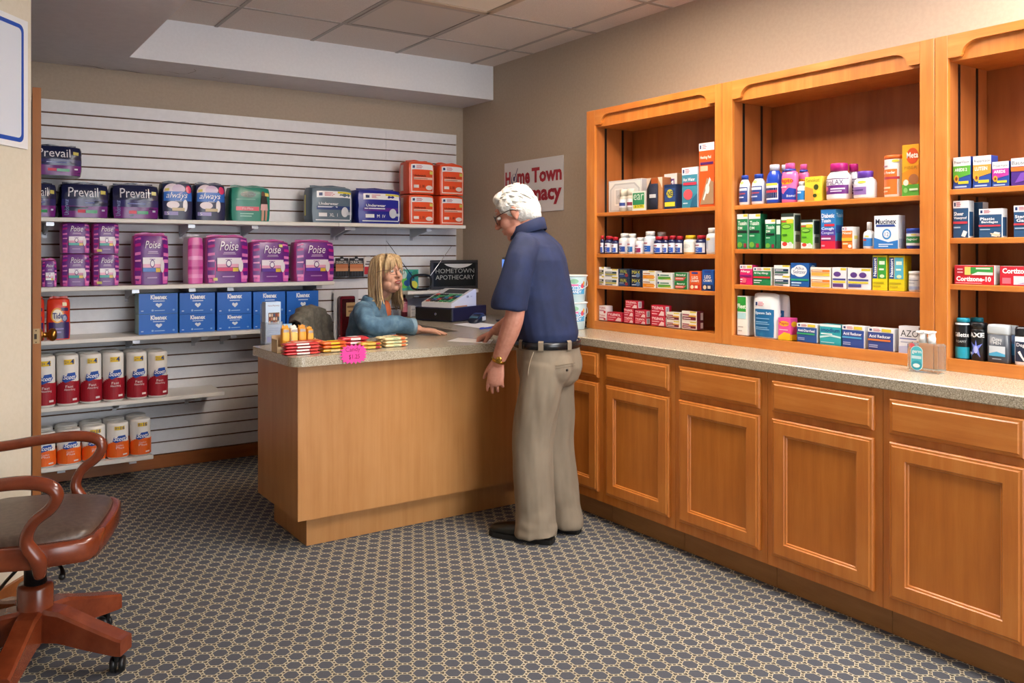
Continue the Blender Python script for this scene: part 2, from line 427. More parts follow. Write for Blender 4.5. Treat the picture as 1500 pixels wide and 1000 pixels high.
# ceiling fixtures
def cell(ix, iy): return x0 - .61 * (ix + 1), x0 - .61 * ix, -.858 - .61 * (iy + 1), -.858 - .61 * iy
xa, xb, ya, yb = cell(1, 0)
t = empty('ceiling_vent', ((xa + xb) / 2, (ya + yb) / 2, ZC)); w = .28
tag(t, 'grey square return-air panel with a thin dark edge in the tile ceiling', 'vent')
mb = MB()
for s in (-1, 1): mb.box(s * w - .012, -w, -.008, s * w + .012, w, -.002, mat('b5aba5', .6)); mb.box(-w, s * w - .012, -.008, w, s * w + .012, -.002, mat('b5aba5', .6))
mb.build('frame', t)
mb = MB(); mb.box(-w, -w, -.006, w, w, -.002, mat('cfc4bb', .8)); mb.build('panel', t)
mb = MB()
mb.box(w - .014, -w + .01, -.0088, w - .010, w - .01, -.0082, mat('3b352f', .8)); mb.box(-w + .01, w - .014, -.0088, w - .01, w - .010, -.0082, mat('3b352f', .8)); mb.build('gasket', t)
LM = NT('light_diffuser', .5); LM.b.inputs['Base Color'].default_value = lin('e8ddcc'); LM.b.inputs['Emission Color'].default_value = (1, .97, .93, 1)
LM.b.inputs['Emission Strength'].default_value = 12
LD = NT('dim_diffuser', .5); LD.b.inputs['Base Color'].default_value = lin('d8c7b2'); LD.b.inputs['Emission Color'].default_value = (1, .88, .74, 1); LD.b.inputs['Emission Strength'].default_value = .03
def troffer(ix, iy, ny, lit, label):
    xa, xb, _, yb = cell(ix, iy); ya = yb - .61 * ny
    t = empty('ceiling_light', ((xa + xb) / 2, (ya + yb) / 2, ZC)); tag(t, label, 'ceiling light', 'recessed ceiling lights')
    w, h = .29, .305 * ny - .015; mb = MB(); fr = mat('c0ad98', .5)
    for s in (-1, 1): mb.box(s * w - .02, -h, -.012, s * w + .02, h, -.003, fr); mb.box(-w, s * h - .02, -.012, w, s * h + .02, -.003, fr)
    mb.build('frame', t); mb = MB(); mb.box(-w + .03, -h + .03, -.009, w - .03, h - .03, -.003, (LM if lit else LD).m); mb.build('diffuser', t)
troffer(1, 1, 2, 0, 'recessed ceiling light with a cream frame next to the grey return-air panel')
troffer(1, 2, 2, 1, 'lit recessed ceiling light over the standing man')
troffer(1, 6, 2, 1, 'lit recessed ceiling light nearest the shop entrance')
troffer(0, 5, 2, 1, 'lit recessed ceiling light nearest the right wall')
mb = MB(); mb.box(-5.4, -8, 0, -5.3, -3.2, ZS, M['wall']); struct('wall_blocker_entry', mb)  # unseen wall, added to block light coming in from the left
mb = MB(); mb.box(-3.95, -2.5, 0, -3.85, 0, ZS, M['wall']); struct('wall_blocker_passage', mb)  # added out of view beyond the door to cut light from the left
mb = MB(); mb.box(-5.4, -8.1, 0, -2.5, -8, ZS, M['wall']); struct('wall_blocker_front', mb)  # unseen wall behind the camera, added so daylight enters from the right
# ================================================================== SLATWALL
ZT = 2.2176; SP = .0762
def slatwall(xa, xb, label):
    mb = MB(); mb.box(xa + .001, -.0105, .084, xb - .001, -.0005, ZT, M['groove'])
    for k in range(28):
        z1 = ZT - SP * k - (.0045 if k else 0); z0 = ZT - SP * (k + 1) + .0045
        mb.box(xa, -.02, z0, xb, -.0095, z1, M['slat'])
    return tag(mb.build('slatwall_panel'), label, 'display wall', 'white slatwall panels')
slatwall(-3.113, -.6755, 'long white slatwall panel with dark grooves holding the stocked shelves')
slatwall(-.6745, -.073, 'narrow white slatwall panel next to the room corner behind the register')
BK = mat('b9bcc4', .35, .3); BKD = mat('3a3634', .5)
def wshelf(xa, xb, z, br, label, yf=-.32, th=.024):
    t = empty('wall_shelf', ((xa + xb) / 2, 0, z)); c = (xa + xb) / 2
    tag(t, label, 'shelf', 'white shelves on the slatwall')
    mb = MB(); mb.box(xa - c, yf, -th, xb - c, -.0215, 0, M['shelfw'], .003); mb.build('board', t)
    for b in br:
        mb = MB(); x = b - c
        mb.prism([(-.021, -th), (yf + .06, -th), (yf + .06, -th - .018), (-.021, -th - .07)], BK, lambda y, zz: (x - .006, y, zz), lambda y, zz: (x + .006, y, zz))
        mb.box(x - .02, yf + .045, -th - .022, x + .02, yf + .062, -th - .001, mat('d8dce4', .25, .2))
        mb.box(x - .012, -.0225, -th - .085, x + .012, -.0205, -th + .0, BK)
        fixn(mb.build('bracket', t))
def bx(px, z): return onp(px, 340, 'Y', -.28).x
S1, S2, S3, S4, S5, S6 = 1.525, 1.143, .852, .488, .160, 1.062
wshelf(-3.1, -1.187, S1, [bx(q, 0) for q in (281, 374)] + [-2.9], 'long white top shelf under the dark and blue pad packages')
wshelf(-1.185, -.186, S1, [bx(q, 0) for q in (481, 517, 629)][1:] + [-1.1], 'white top shelf board under the orange packages')
wshelf(-3.1, -1.216, S2, [bx(q, 0) for q in (199, 282, 338, 468)], 'white second shelf under the purple pad packages')
wshelf(-3.1, -1.50, S3, [bx(q, 0) for q in (200, 300, 343)], 'white third shelf under the blue tissue boxes')
wshelf(-3.1, -1.939, S4, [bx(q, 0) for q in (180, 290)], 'white fourth shelf under the red and white paper towel rolls')
wshelf(-3.1, -2.36, S5, [bx(q, 0) for q in (90, 195)], 'lowest white shelf under the orange and white paper towel rolls')
wshelf(-.655, -.062, S6, [-.56, -.2], 'short white shelf under the dark framed plaque in the corner', -.3)
# ================================================================== RIGHT WALL CABINETS
HC = .907
def nested(mb, w, h, loops, m, mc=None):
    """front faces out of nested rectangles: (inset, depth outwards = -x)"""
    v = []; f = []
    for ins, d in loops: v += [(-d, -ins, ins), (-d, -(w - ins), ins), (-d, -(w - ins), h - ins), (-d, -ins, h - ins)]
    n = len(loops)
    for i in range(n - 1):
        for j in range(4): f.append((4 * i + j, 4 * i + (j + 1) % 4, 4 * i + 4 + (j + 1) % 4, 4 * i + 4 + j))
    mb.add(v, f, m); mb.add(v[-4:], [(0, 1, 2, 3)], mc or m)
FX = -.6365
cols = [(-2.217, -1.755, 'right behind the standing man'), (-2.675, -2.217, 'just right of the man'), (-3.145, -2.675, 'third from the man'),
        (-3.606, -3.145, 'second from the right edge'), (-4.07, -3.606, 'rightmost fully seen'), (-4.53, -4.07, 'cut by the right edge')]
for a, b, where in cols:
    t = empty('base_cabinet', (FX, b, 0)); w = b - a
    tag(t, 'maple base cabinet with drawer over door, ' + where, 'cabinet', 'maple base cabinets along the right wall')
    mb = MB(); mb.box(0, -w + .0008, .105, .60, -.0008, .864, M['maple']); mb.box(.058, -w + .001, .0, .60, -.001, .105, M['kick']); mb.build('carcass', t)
    dr = MB(); nested(dr, w - .055, .121, [(0, 0), (0, .010), (.004, .015), (.012, .016), (.016, .0195), (.02, .0195)], M['maple_h'])
    dr.build('drawer', t, (-.0005, -.0275, .715))
    d = MB(); nested(d, w - .055, .536, [(0, 0), (0, .011), (.004, .016), (.010, .0165), (.014, .0195), (.056, .0195), (.059, .015), (.064, .014), (.067, .009)], M['maple'], M['maple_panel'])
    d.build('door', t, (-.0005, -.0275, .152))
mb = MB(); mb.box(-.657, -5.0, .865, -.002, -1.77, HC, M['lam'], .004)
tag(mb.build('countertop'), 'speckled beige laminate worktop running along the right wall below the shelves', 'countertop')
# shelf cabinets standing on the worktop
UX = -.31
def shelf_cab(a, b, oa, ob, zs, label):
    t = empty('shelf_cabinet', (UX, a, HC)); w = a - b; l = a - oa; r = ob - b; H = 2.125 - HC; D = .29
    tag(t, label, 'shelf cabinet', 'maple shelf cabinets on the right wall')
    mb = MB(); mi = M['maple_in']; m = M['maple']
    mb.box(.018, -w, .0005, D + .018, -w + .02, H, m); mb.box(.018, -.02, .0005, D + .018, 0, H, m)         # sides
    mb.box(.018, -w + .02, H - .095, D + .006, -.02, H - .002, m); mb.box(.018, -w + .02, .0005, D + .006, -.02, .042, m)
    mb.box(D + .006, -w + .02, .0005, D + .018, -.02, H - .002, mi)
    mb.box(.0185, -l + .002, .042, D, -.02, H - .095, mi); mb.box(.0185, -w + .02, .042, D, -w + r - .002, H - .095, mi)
    mb.build('carcass', t)
    mb = MB(); zb = .955 - HC - .002; zt = 2.041 - HC
    mb.box(0, -l, .0008, .0182, 0, H, m, .0015); mb.box(0, -w, .0008, .0182, -w + r, H, m, .0015)
    mb.box(.0004, -w + r, .0008, .0178, -l, zb, M['maple_h'])
    P = [(-l, H - .0005), (-l, zt), (-l - .042, zt)]
    for k in range(9): q = PI / 2 * k / 8; P.append((-l - .046 - .058 * (1 - math.cos(q)), zt + .006 + .046 * math.sin(q)))
    P2 = [(-w + r - (y + l), z) for y, z in P]
    P = P + P2[::-1]
    fa = lambda y, z: (.0004, y, z); fb = lambda y, z: (.0178, y, z)
    mb.prism(P, M['maple_h'], fa, fb); fixn(mb.build('face_frame', t))
    for z in zs:
        mb = MB(); mb.box(.016, -w + r - .001, z - HC - .02, D + .004, -l + .001, z - HC, M['maple_h'], .002); mb.build('shelf', t)
    for y in (-l + .0035, -w + r - .0035):
        for x in (.085, .215):
            mb = MB(); mb.box(x - .008, y - .0025, .045, x + .008, y + .0025, H - .096, M['black']); mb.build('shelf_standard', t)
ZA = [1.553, 1.325, 1.150]; ZB = [1.5515, 1.350, 1.187]; ZCc = [1.566, 1.389, 1.222]; ZB0 = .95
shelf_cab(-1.73, -2.6595, -1.797, -2.618, ZA, 'maple shelf cabinet with arched top, leftmost and nearest the wall sign')
shelf_cab(-2.661, -3.609, -2.716, -3.557, ZB, 'wide maple shelf cabinet with arched top, between the other two')
shelf_cab(-3.611, -4.55, -3.656, -4.505, ZCc, 'maple shelf cabinet cut off by the right edge of the view')
# ================================================================== FRONT COUNTER
HF = .877; CT = .042
t = empty('service_counter', (-1.4, -1.55, 0)); tag(t, 'front service counter with light wood panels and speckled beige top', 'counter')
o = Vector((-1.4, -1.55, 0))
def rp(poly, z0, z1, m, name, bev=0):
    mb = MB(); mb.prism(poly, m, lambda x, y: (x - o.x, y - o.y, z0), lambda x, y: (x - o.x, y - o.y, z1)); return fixn(mb.build(name, t))
top = [(-.6575, -1.865)]
for k in range(7): q = -PI / 2 - PI / 2 * k / 6; top.append((-2.12 + .06 + .06 * math.cos(q), -1.865 + .06 + .06 * math.sin(q)))
for k in range(5): q = PI - PI / 2 * k / 4; top.append((-2.12 + .02 + .02 * math.cos(q), -1.335 - .02 + .02 * math.sin(q)))
top += [(-1.30, -1.285), (-.86, -1.26), (-.80, -.03), (-.003, -.03), (-.003, -1.7285), (-.6575, -1.7285)]
rp(top, HF - CT, HF, M['lam'], 'counter_top')
rp([(-2.072, -1.81), (-.662, -1.81), (-.662, -1.79), (-2.052, -1.79), (-2.052, -1.287), (-2.072, -1.287)], .143, HF - CT - .0005, M['beech'], 'front_panel')
rp([(-2.0, -1.735), (-.60, -1.735), (-.60, -1.715), (-1.98, -1.715), (-1.98, -1.32), (-2.0, -1.32)], 0, .1428, M['beech'], 'toe_kick')
rp([(-.80, -1.20), (-.79, -.05), (-.77, -.05), (-.78, -1.20)], 0, HF - CT - .0005, M['beech'], 'end_panel')
rp([(-.70, -1.70), (-.68, -1.70), (-.68, -1.30), (-.70, -1.30)], 0, HF - CT - .0005, M['beech'], 'support_panel')
# wall sign
t = empty('wall_sign', (0, -.541, 1.602)); tag(t, 'white wall sign with red lettering and a small mortar emblem behind the man', 'sign')
mb = MB(); W, H = .633, .355; mb.box(-.006, -W, 0, -.0005, 0, H, mat('d6d7dc', .5))
S = lambda u, v, off: Vector((-.006 - off, -u * W, v * H))
red = 'a3142b'
prints(mb, S, W, H, [('t', .02, .55, .115, .82, red, 'H', 'B'), ('t', .235, .55, .46, .77, red, 'me', 'B'), ('t', .49, .55, .98, .84, red, 'Town', 'B'),
    ('t', .05, .15, .46, .46, red, 'Phar', 'B'), ('t', .47, .12, .98, .42, red, 'macy', 'B'),
    ('e', .130, .53, .235, .77, '2b2f66'), ('e', .142, .575, .223, .765, 'd6d7dc'), ('e', .165, .62, .20, .72, '2b2f66'), ('p', [(.182, .66), (.192, .65), (.253, .865), (.245, .875)], '2b2f66')])
mb.build('board', t)
# ================================================================== PRODUCTS
# local frame of every product: x to the right, y away from the viewer (front at y = 0), z up
def C(col, pr=(), side=None, right=(), top=None, rough=.4):
    def mk(W, H, D):
        mb = MB(); mb.box(-W / 2, 0, 0, W / 2, D, H, mat(side or col, rough), min(.0015, W * .03))
        S = lambda u, v, off: Vector((-W / 2 + u * W, -off, v * H))
        e = .006
        prints(mb, S, W, H, [('r', e, e, 1 - e, 1 - e, col)] + list(pr), rough)
        if right: prints(mb, lambda u, v, off: Vector((W / 2 + off, u * D, v * H)), D, H, list(right), rough)
        if top: prints(mb, lambda u, v, off: Vector((-W / 2 + u * W, v * D, H + off)), W, D, [('r', .02, .02, .98, .98, top)], rough)
        return [(None, mb)]
    return mk
def P(col, pr=(), side=None, right=(), left=(), puff=.16, rough=.3, fin=True, wr=.0035, seed=0, taper=0):
    def mk(W, H, D, last=True):
        mb = MB(); N = 10
        def Q(u, w, v):
            a, b, c = 2 * u - 1, 2 * w - 1, 2 * v - 1
            x = a * W / 2 * (1 - .05 * abs(c) ** 5) * (1 - .07 * abs(b) ** 4) * (1 - taper * v)
            y = D / 2 + b * D / 2 * (1 - puff * (abs(a) ** 4)) * (1 - puff * max(0, c) ** 4) * (1 - taper * 2.5 * v)
            z = H * v * (1 - .035 * abs(a) ** 5 - .03 * abs(b) ** 4) if v > .5 else H * (v - 0) * (1)
            q = noise.noise(Vector((x * 14 + seed * 3.1, y * 14 + seed, z * 30))) * wr * min(1, 4 * v)
            return Vector((x + q * a * .5, y + (q if w < .5 else -q), z))
        def face(fn, m):
            v = [fn(i / N, j / N) for j in range(N + 1) for i in range(N + 1)]
            mb.add(v, [(j * (N + 1) + i, j * (N + 1) + i + 1, (j + 1) * (N + 1) + i + 1, (j + 1) * (N + 1) + i) for j in range(N) for i in range(N)], m, True)
        b = mat(side or col, rough); fm = mat(col, rough)
        face(lambda s, t: Q(s, 0, t), fm); face(lambda s, t: Q(1 - s, 1, t), b)
        face(lambda s, t: Q(0, 1 - s, t), b); face(lambda s, t: Q(1, s, t), b)
        face(lambda s, t: Q(s, t, 1), b); face(lambda s, t: Q(s, 1 - t, 0), b)
        if fin and last:
            v = []; n = 9
            for i in range(n):
                u = .06 + .88 * i / (n - 1); p = Q(u, .5, 1); v += [p - Vector((0, 0, .003)), p + Vector((0, .004 * math.sin(i * 2.1 + seed), .010 + .003 * math.sin(i * 1.3 + seed)))]
            mb.add(v, [(2 * i, 2 * i + 2, 2 * i + 3, 2 * i + 1) for i in range(n - 1)], b, True)
        prints(mb, lambda u, v, off: Q(u, 0, v) + Vector((0, -off * 1.6 - .0004, 0)), W, H, list(pr), rough, .0012 + wr * .35)
        if right: prints(mb, lambda u, v, off: Q(1, u, v) + Vector((off * 1.6, 0, 0)), D, H, list(right), rough)
        if left: prints(mb, lambda u, v, off: Q(0, 1 - u, v) + Vector((-off * 1.6, 0, 0)), D, H, list(left), rough)
        return [(None, mb)]
    mk.pk = True
    return mk
PILL = [(.0, 0), (.92, 0), (1, .03), (1, .66), (.93, .74), (.66, .79), (.62, .80)]
def B(col, cap, pr=(), prof=None, capz=.80, capr=.72, sy=1, rough=.3, trans=0, span=2.6, collar=None, trigger=False):
    pf = prof or PILL
    def mk(W, H, D):
        mb = MB(); R = W / 2; cy = R * sy
        body = mat(col, rough, 0, .5, trans)
        mb.lathe([(max(r, .002) * R, z * H) for r, z in pf], body, 22, 0, cy, sy)
        def rad(v):
            for (r0, z0), (r1, z1) in zip(pf[1:], pf[2:]):
                if z0 <= v <= z1 and z1 > z0: return r0 + (r1 - r0) * (v - z0) / (z1 - z0)
            return pf[2][0]
        def S(u, v, off):
            a = (u - .5) * span; r = rad(v) * R
            return Vector(((r + off) * math.sin(a), cy - (r * sy + off) * math.cos(a), v * H))
        prints(mb, S, R * span * .86, H, list(pr), rough)
        out = [(None, mb)]
        if cap:
            c = MB(); r = capr * R
            c.lathe([(r * .5, capz * H), (r, capz * H + .0003), (r, H - .004), (r * .95, H - .0008), (r * .5, H)], mat(cap, .35), 22, 0, cy, sy if sy < .8 else 1)
            out.append(('cap', c))
        if collar:
            c = MB(); r = capr * R * 1.08; c.lathe([(r, (capz - .05) * H), (r, (capz + .005) * H)], mat(collar, .35), 22, 0, cy); out.append(('collar', c))
        return out
    return mk
USED = {}
def put(wall, z, xl, xr, yts, mk, name, labels, cat, group=None, front=-.28, D=.06, rz=0, H=None, gap=.0008, dz=.0006):
    """front face between pixel columns xl..xr on the plane `front`; yts: top pixel rows of a stack from the bottom up"""
    xm = (xl + xr) / 2; ax = 'Y' if wall == 'b' else 'X'
    a, b = onp(xl, 400, ax, front), onp(xr, 400, ax, front)
    if wall == 'r':
        for oa, ob in ((-1.797, -2.618), (-2.716, -3.557), (-3.656, -4.505)):
            if oa + .06 > (a.y + b.y) / 2 > ob - .06: a.y = min(a.y, oa - .0045); b.y = max(b.y, ob + .0045)
    W = (b - a).length - gap; c = (a + b) / 2
    if not isinstance(yts, (list, tuple)): yts = [yts]
    if isinstance(labels, str): labels = [labels]
    zz = z + dz; res = []; first = None
    for yt, lab in zip(yts, labels):
        h = (onp(xm, yt, ax, front).z - zz) if H is None else H
        if h < .008: print('LOW', name, lab, h); h = .02
        key = None
        parts = mk(W, h, D, lab is labels[-1]) if getattr(mk, 'pk', 0) else mk(W, h, D)
        o = None
        for nm, mb in parts:
            ob = fixn(mb.build(nm or name))
            if nm is None:
                o = ob; o.location = (c.x, front, zz) if wall == 'b' else (front, c.y, zz)
                o.rotation_euler = (0, 0, (0 if wall == 'b' else -PI / 2) + rz)
            else: ob.parent = o
        tag(o, lab, cat, group); res.append(o); zz += h + .0006
    return res
PT = ('r', .8, .74, .93, .82, 'd9cf6a')                           # yellow price sticker
def logo(u0, v0, u1, v1, txt=True):                                # store-brand header: white band with blue mortar and red words
    w, h = u1 - u0, v1 - v0
    r = [('r', u0, v0, u1, v1, 'e9eaee'), ('r', u0 + .06 * w, v0 + .25 * h, u0 + .16 * w, v0 + .75 * h, '22376f')]
    for k in range(3): r.append(('r', u0 + .22 * w, v0 + h * (.22 + .22 * k), u0 + w * (.46 + .05 * (k % 2)), v0 + h * (.34 + .22 * k), 'c9788a'))
    return r
def lines(u0, u1, vs, c, th=.02): return [('r', u0, v, u1 - .07 * (i % 2), v + th, c) for i, v in enumerate(vs)]
# ---------------------------------------------------------------- top shelf, back wall
PV = [('r', .0, .02, 1, .34, '6f1d7c'), ('r', .0, .34, 1, .56, '2b2a66'), ('t', .13, .62, .78, .90, 'e6e4ef', 'Prevail'), ('r', .84, .72, .95, .83, 'cfc56a'), ('r', .33, .15, .50, .24, 'd8415c'), ('r', .51, .14, .76, .23, '2f9a62'), ('r', .86, .20, .93, .25, 'c9c3e0'),
      ('t', .04, .08, .14, .55, '8fa0d8', 'Underwear', 'V'), ('r', .3, .42, .7, .45, '6a74b8'), ('r', .45, .5, .8, .52, '8a8fc8')]
G = 'dark navy and purple pad packages on the top shelf'
g = G
PVs = dict(side='171a3a', rough=.22, wr=.008)
put('b', S1, 26, 84, 267, P('1a1f45', PV, seed=1, **PVs), 'pad_package', 'dark navy pad package on the top shelf half hidden by the door, bottom row', 'package', G, D=.2)
put('b', S1, 88, 161, 268, P('1a1f45', PV, seed=2, **PVs), 'pad_package', 'dark navy pad package on the top shelf, middle of three in the bottom row', 'package', G, D=.2)
put('b', S1, 164, 235, 269.5, P('1a1f45', PV, seed=3, **PVs), 'pad_package', 'dark navy pad package on the top shelf touching the blue sanitary pad bags', 'package', G, D=.2)
o = put('b', S1, 42, 122, 212, P('1a1f45', PV, seed=4, **PVs), 'pad_package', 'dark navy and purple pad package lying on top of the others by the door', 'package', G, D=.2, dz=.232)
AL = [('r', .02, .02, .98, .30, '20264d'), ('e', .02, .62, .6, 1.0, 'e4d9e6'), ('e', .3, .72, .75, .98, 'cdb9d8'), ('r', .03, .50, .97, .78, '2268c4'), ('t', .1, .55, .82, .76, 'f2f4fa', 'always', 'i'), ('t', .4, .5, .6, .55, 'dfe6f5', 'maxi'),
      ('e', .76, .74, .96, .96, 'd72b66'), ('e', .12, .3, .55, .5, 'e8dde4'), ('e', .66, .22, .82, .56, 'f0eef2'), ('r', .3, .24, .72, .32, 'c8b48c'), ('r', .04, .12, .5, .22, '9184bd'), ('t', .1, .13, .2, .21, 'f0f0f0', '5'), ('r', .06, .8, .2, .87, 'd8cd74')]
put('b', S1, 237, 284, 267, P('20264d', AL, side='1c2246', seed=5, wr=.002), 'sanitary_pad_bag', 'blue and white sanitary pad bag touching the last navy package', 'package', 'blue sanitary pad bags', D=.13)
put('b', S1, 286, 332, 269, P('20264d', AL, side='1c2246', seed=6, wr=.002), 'sanitary_pad_bag', 'blue and white sanitary pad bag next to the green package', 'package', 'blue sanitary pad bags', D=.13)
DP = [('e', .22, .70, .62, .88, '123f3a'), ('t', .27, .74, .57, .84, '9fb8b0', 'Depend'), ('r', .1, .64, .6, .66, '8fc0b4'), ('r', .1, .3, .7, .42, 'd9566c'), ('t', .2, .33, .6, .39, 'f4d8dc', 'Fit-Flex'), ('r', .2, .2, .55, .23, '9fd0c4'), ('r', .2, .13, .5, .16, '9fd0c4'),
      ('e', .76, .74, .86, .9, '5a3a2c'), ('r', .74, .34, .93, .46, 'caa090'), ('p', [(.74, .5), (.93, .5), (.9, .76), (.76, .76)], '1d1a1c'), ('p', [(.73, .32), (.94, .32), (.92, .5), (.75, .5)], 'd8aeb0'), ('r', .76, .02, .83, .32, 'c79a86'), ('r', .86, .02, .92, .32, 'c79a86'), ('r', .86, .76, .96, .86, 'd8cd74')]
put('b', S1, 338, 398, 273, P('1e8270', DP, side='1a7363', seed=7), 'underwear_package', 'green disposable underwear package with a pink band', 'package', D=.15)
def store(col, band, body): return logo(.1, .72, .97, .90) + [('r', .62, .84, .97, .89, 'd9cc3a'), ('t', .14, .50, .62, .58, 'eef0f4', body, 'b'), ('r', .1, .36, .97, .46, band), ('r', .12, .42, .6, .45, 'dfe3ee'), ('r', .14, .17, .34, .27, 'dfe2e6'), ('t', .4, .17, .6, .26, 'eef0f4', 'XL  1' if col[0] == '5' else 'M  IV'), ('e', .70, .16, .88, .44, 'c9ced6'), ('r', .84, .22, .97, .30, 'b4bbc6'), ('r', .06, .06, .94, .09, 'dadde2'), ('r', .93, .09, .96, .72, 'dadde2')]
put('b', S1, 456, 519, 273, P('5a6f7f', store('5a', '1e3a78', 'Underwear'), side='4c6070', seed=8, left=[('r', .3, .2, .45, .8, 'd5c94a')]), 'underwear_package', 'slate grey disposable underwear package beside the royal blue one', 'package', D=.17)
put('b', S1, 524, 590, 277, P('1f2792', store('1f', '5a2a94', 'Underwear'), side='181f78', seed=9), 'underwear_package', 'royal blue disposable underwear package beside the orange stack', 'package', D=.17)
OR = logo(.06, .76, .95, .93) + [('r', .05, .05, .08, .93, 'e9dad2'), ('r', .92, .05, .95, .76, 'e9dad2'), ('r', .05, .05, .95, .08, 'e9dad2'), ('t', .14, .52, .62, .60, '5a1c12', 'Underpads', 'b'), ('r', .14, .43, .9, .50, 'e8c4b4'), ('r', .14, .45, .7, .47, 'a8502f'), ('r', .14, .18, .34, .27, 'e6ddd8'), ('t', .38, .19, .56, .27, '5a1c12', 'L 30'), ('e', .62, .12, .90, .26, 'e3d9d2'), ('r', .78, .62, .92, .72, 'd8c65e')]
ORl = [('r', .2, .1, .5, .92, 'e0c0b4')]
OG = 'orange underpad packages on the top shelf'
for (x0_, x1_, ys, a, b, sd) in ((599, 638, [284, 235.5], 'left', 'blue package', 10), (644, 681, [286, 239.5], 'right', 'room corner', 12)):
    put('b', S1, x0_, x1_, ys, P('e5532a', OR, side='dd4a22', left=ORl, seed=sd, wr=.002, puff=.1), 'underpad_package',
        ['lower orange package of the stack on the side of the ' + b, 'upper orange package of the stack on the side of the ' + b], 'package', OG, D=.16, front=-.285)
# ---------------------------------------------------------------- second shelf
def PO(bar, sh=1): 
    r = [('p', [(0.01, .02), (.16, .02), (.2, .35), (.17, .97), (.01, .97)], 'd85cab'), ('p', [(.84, .02), (.99, .02), (.99, .97), (.83, .97), (.8, .4)], 'dc66b2')]
    for v, c in ((.12, 'e88cc8'), (.28, 'b81f86'), (.46, 'ec9ad0'), (.62, 'e07cc0'), (.8, 'b81f86')): r += [('r', .01, v, .165, v + .06, c), ('r', .84, v - .03, .99, v + .04, c)]
    return r + [('t', .28, .72, .74, .92, 'f0e6f4', 'Poise', 'i'), ('r', .38, .665, .66, .685, 'c9a6d4'), ('r', .36, .635, .68, .65, 'c9a6d4'), ('r', .22, .40, .82, .56, 'ece4ec'), ('r', .22, .34, .74, .41, 'e7a4c4'), ('r', .42, .50, .58, .53, '8b5aa0'), ('e', .43, .34, .57, .50, '5a2a78'), ('e', .45, .365, .55, .48, 'f0eaf2'), ('r', .22, .26, .60, .335, bar), ('r', .60, .25, .74, .33, 'e2b93c'), ('e', .74, .24, .86, .50, 'e9e2ea'), ('r', .34, .13, .64, .155, 'b58cc4')]
PG = 'purple and pink pad packages on the second shelf'
PK = dict(side='c04a9c', wr=.002)
put('b', S2, 61, 84, 381, P('6a1d86', PO('e9e2ea'), seed=20, **PK), 'pad_package', 'smallest purple pad package, next to the door', 'package', PG, D=.09)
put('b', S2, 90, 133, [371, 325.5], P('6a1d86', PO('2aa39c'), seed=21, **PK), 'pad_package', ['lower purple package of the left column in the block of four', 'upper purple package of the left column in the block of four'], 'package', PG, D=.12)
put('b', S2, 136, 176, [371.5, 325.8], P('6a1d86', PO('2aa39c') + [('r', .1, .06, .3, .14, 'd8cd74')], seed=22, **PK), 'pad_package', ['lower purple package of the right column in the block of four', 'upper purple package of the right column in the block of four'], 'package', PG, D=.12)
put('b', S2, 196, 249, 343, P('6a1d86', PO('2268c4'), seed=23, puff=.25, **PK), 'pad_package', 'tall purple pad package standing alone between the block of four and the wide ones', 'package', PG, D=.13)
PS = [('r', .02, .02, .98, .98, 'd85cab'), ('r', .02, .12, .98, .2, 'e88cc8'), ('r', .02, .3, .98, .36, 'b81f86'), ('r', .02, .5, .98, .6, 'ec9ad0'), ('r', .02, .76, .98, .84, 'b81f86')]
put('b', S2, 275, 299, 345.5, P('d85cab', PS, side='cfc6d2', seed=24, wr=.002), 'pad_package', 'narrow pink striped package seen end-on left of the largest purple one', 'package', PG, D=.14, front=-.27)
put('b', S2, 302, 366, 346, P('6a1d86', PO('d8246c') + [('r', .12, .06, .22, .12, 'd8cd74')], seed=25, **PK), 'pad_package', 'largest purple pad package, with a red bar on its front', 'package', PG, D=.14)
put('b', S2, 369, 426, 353, P('6a1d86', PO('5a2aa0') + [('r', .70, .88, .80, .95, 'd8cd74')], seed=26, **PK), 'pad_package', 'wide purple pad package between the largest one and the rightmost one', 'package', PG, D=.14)
put('b', S2, 433, 492, 353, P('6a1d86', PO('6a3cc0'), seed=27, **PK), 'pad_package', 'rightmost purple pad package, at the shelf end near the batteries', 'package', PG, D=.14)
# ---------------------------------------------------------------- third shelf
TD = [('r', .03, .02, .97, .42, '3d2a66'), ('e', .12, .40, .72, .80, 'e8a02c'), ('e', .18, .44, .66, .76, 'f0e6d0'), ('t', .20, .50, .68, .70, '1f2f7c', 'Tide', 'b'), ('e', .62, .42, .9, .64, '4a3a7a'), ('e', .66, .45, .86, .6, '9aa4c4'), ('r', .6, .72, .92, .8, '3a2a60'), ('r', .66, .84, .86, .93, 'd8cd9a'), ('r', .2, .16, .6, .2, '8c7ab8'), ('r', .3, .24, .7, .28, '8c7ab8')]
put('b', S3, 69, 104, 437, P('dd3a22', TD, side='c83018', seed=30, puff=.5, taper=.02), 'detergent_bag', 'red and purple laundry detergent bag right of the door knob', 'bag', 'laundry detergent bags', D=.07)
put('b', S3, 32, 66, 437, P('dd3a22', TD, side='c83018', seed=31, puff=.5), 'detergent_bag', 'red and purple laundry detergent bag mostly hidden behind the door edge', 'bag', 'laundry detergent bags', D=.06, front=-.295)
KL = [('t', .3, .70, .72, .93, 'f0f4fa', 'Kleenex', 'B'), ('r', .36, .60, .66, .64, 'c5d8ee'), ('p', [(.51, .30), (.43, .42), (.43, .49), (.47, .52), (.51, .47), (.55, .52), (.59, .49), (.59, .42)], 'dce8f5'), ('e', .32, .12, .38, .22, '9cc0e8'), ('r', .40, .14, .66, .18, '9cc0e8'), ('e', .86, .12, .92, .22, '7fb0e4'), ('r', .06, .13, .12, .18, 'b8d2f0')]
KG = 'blue tissue boxes on the third shelf'
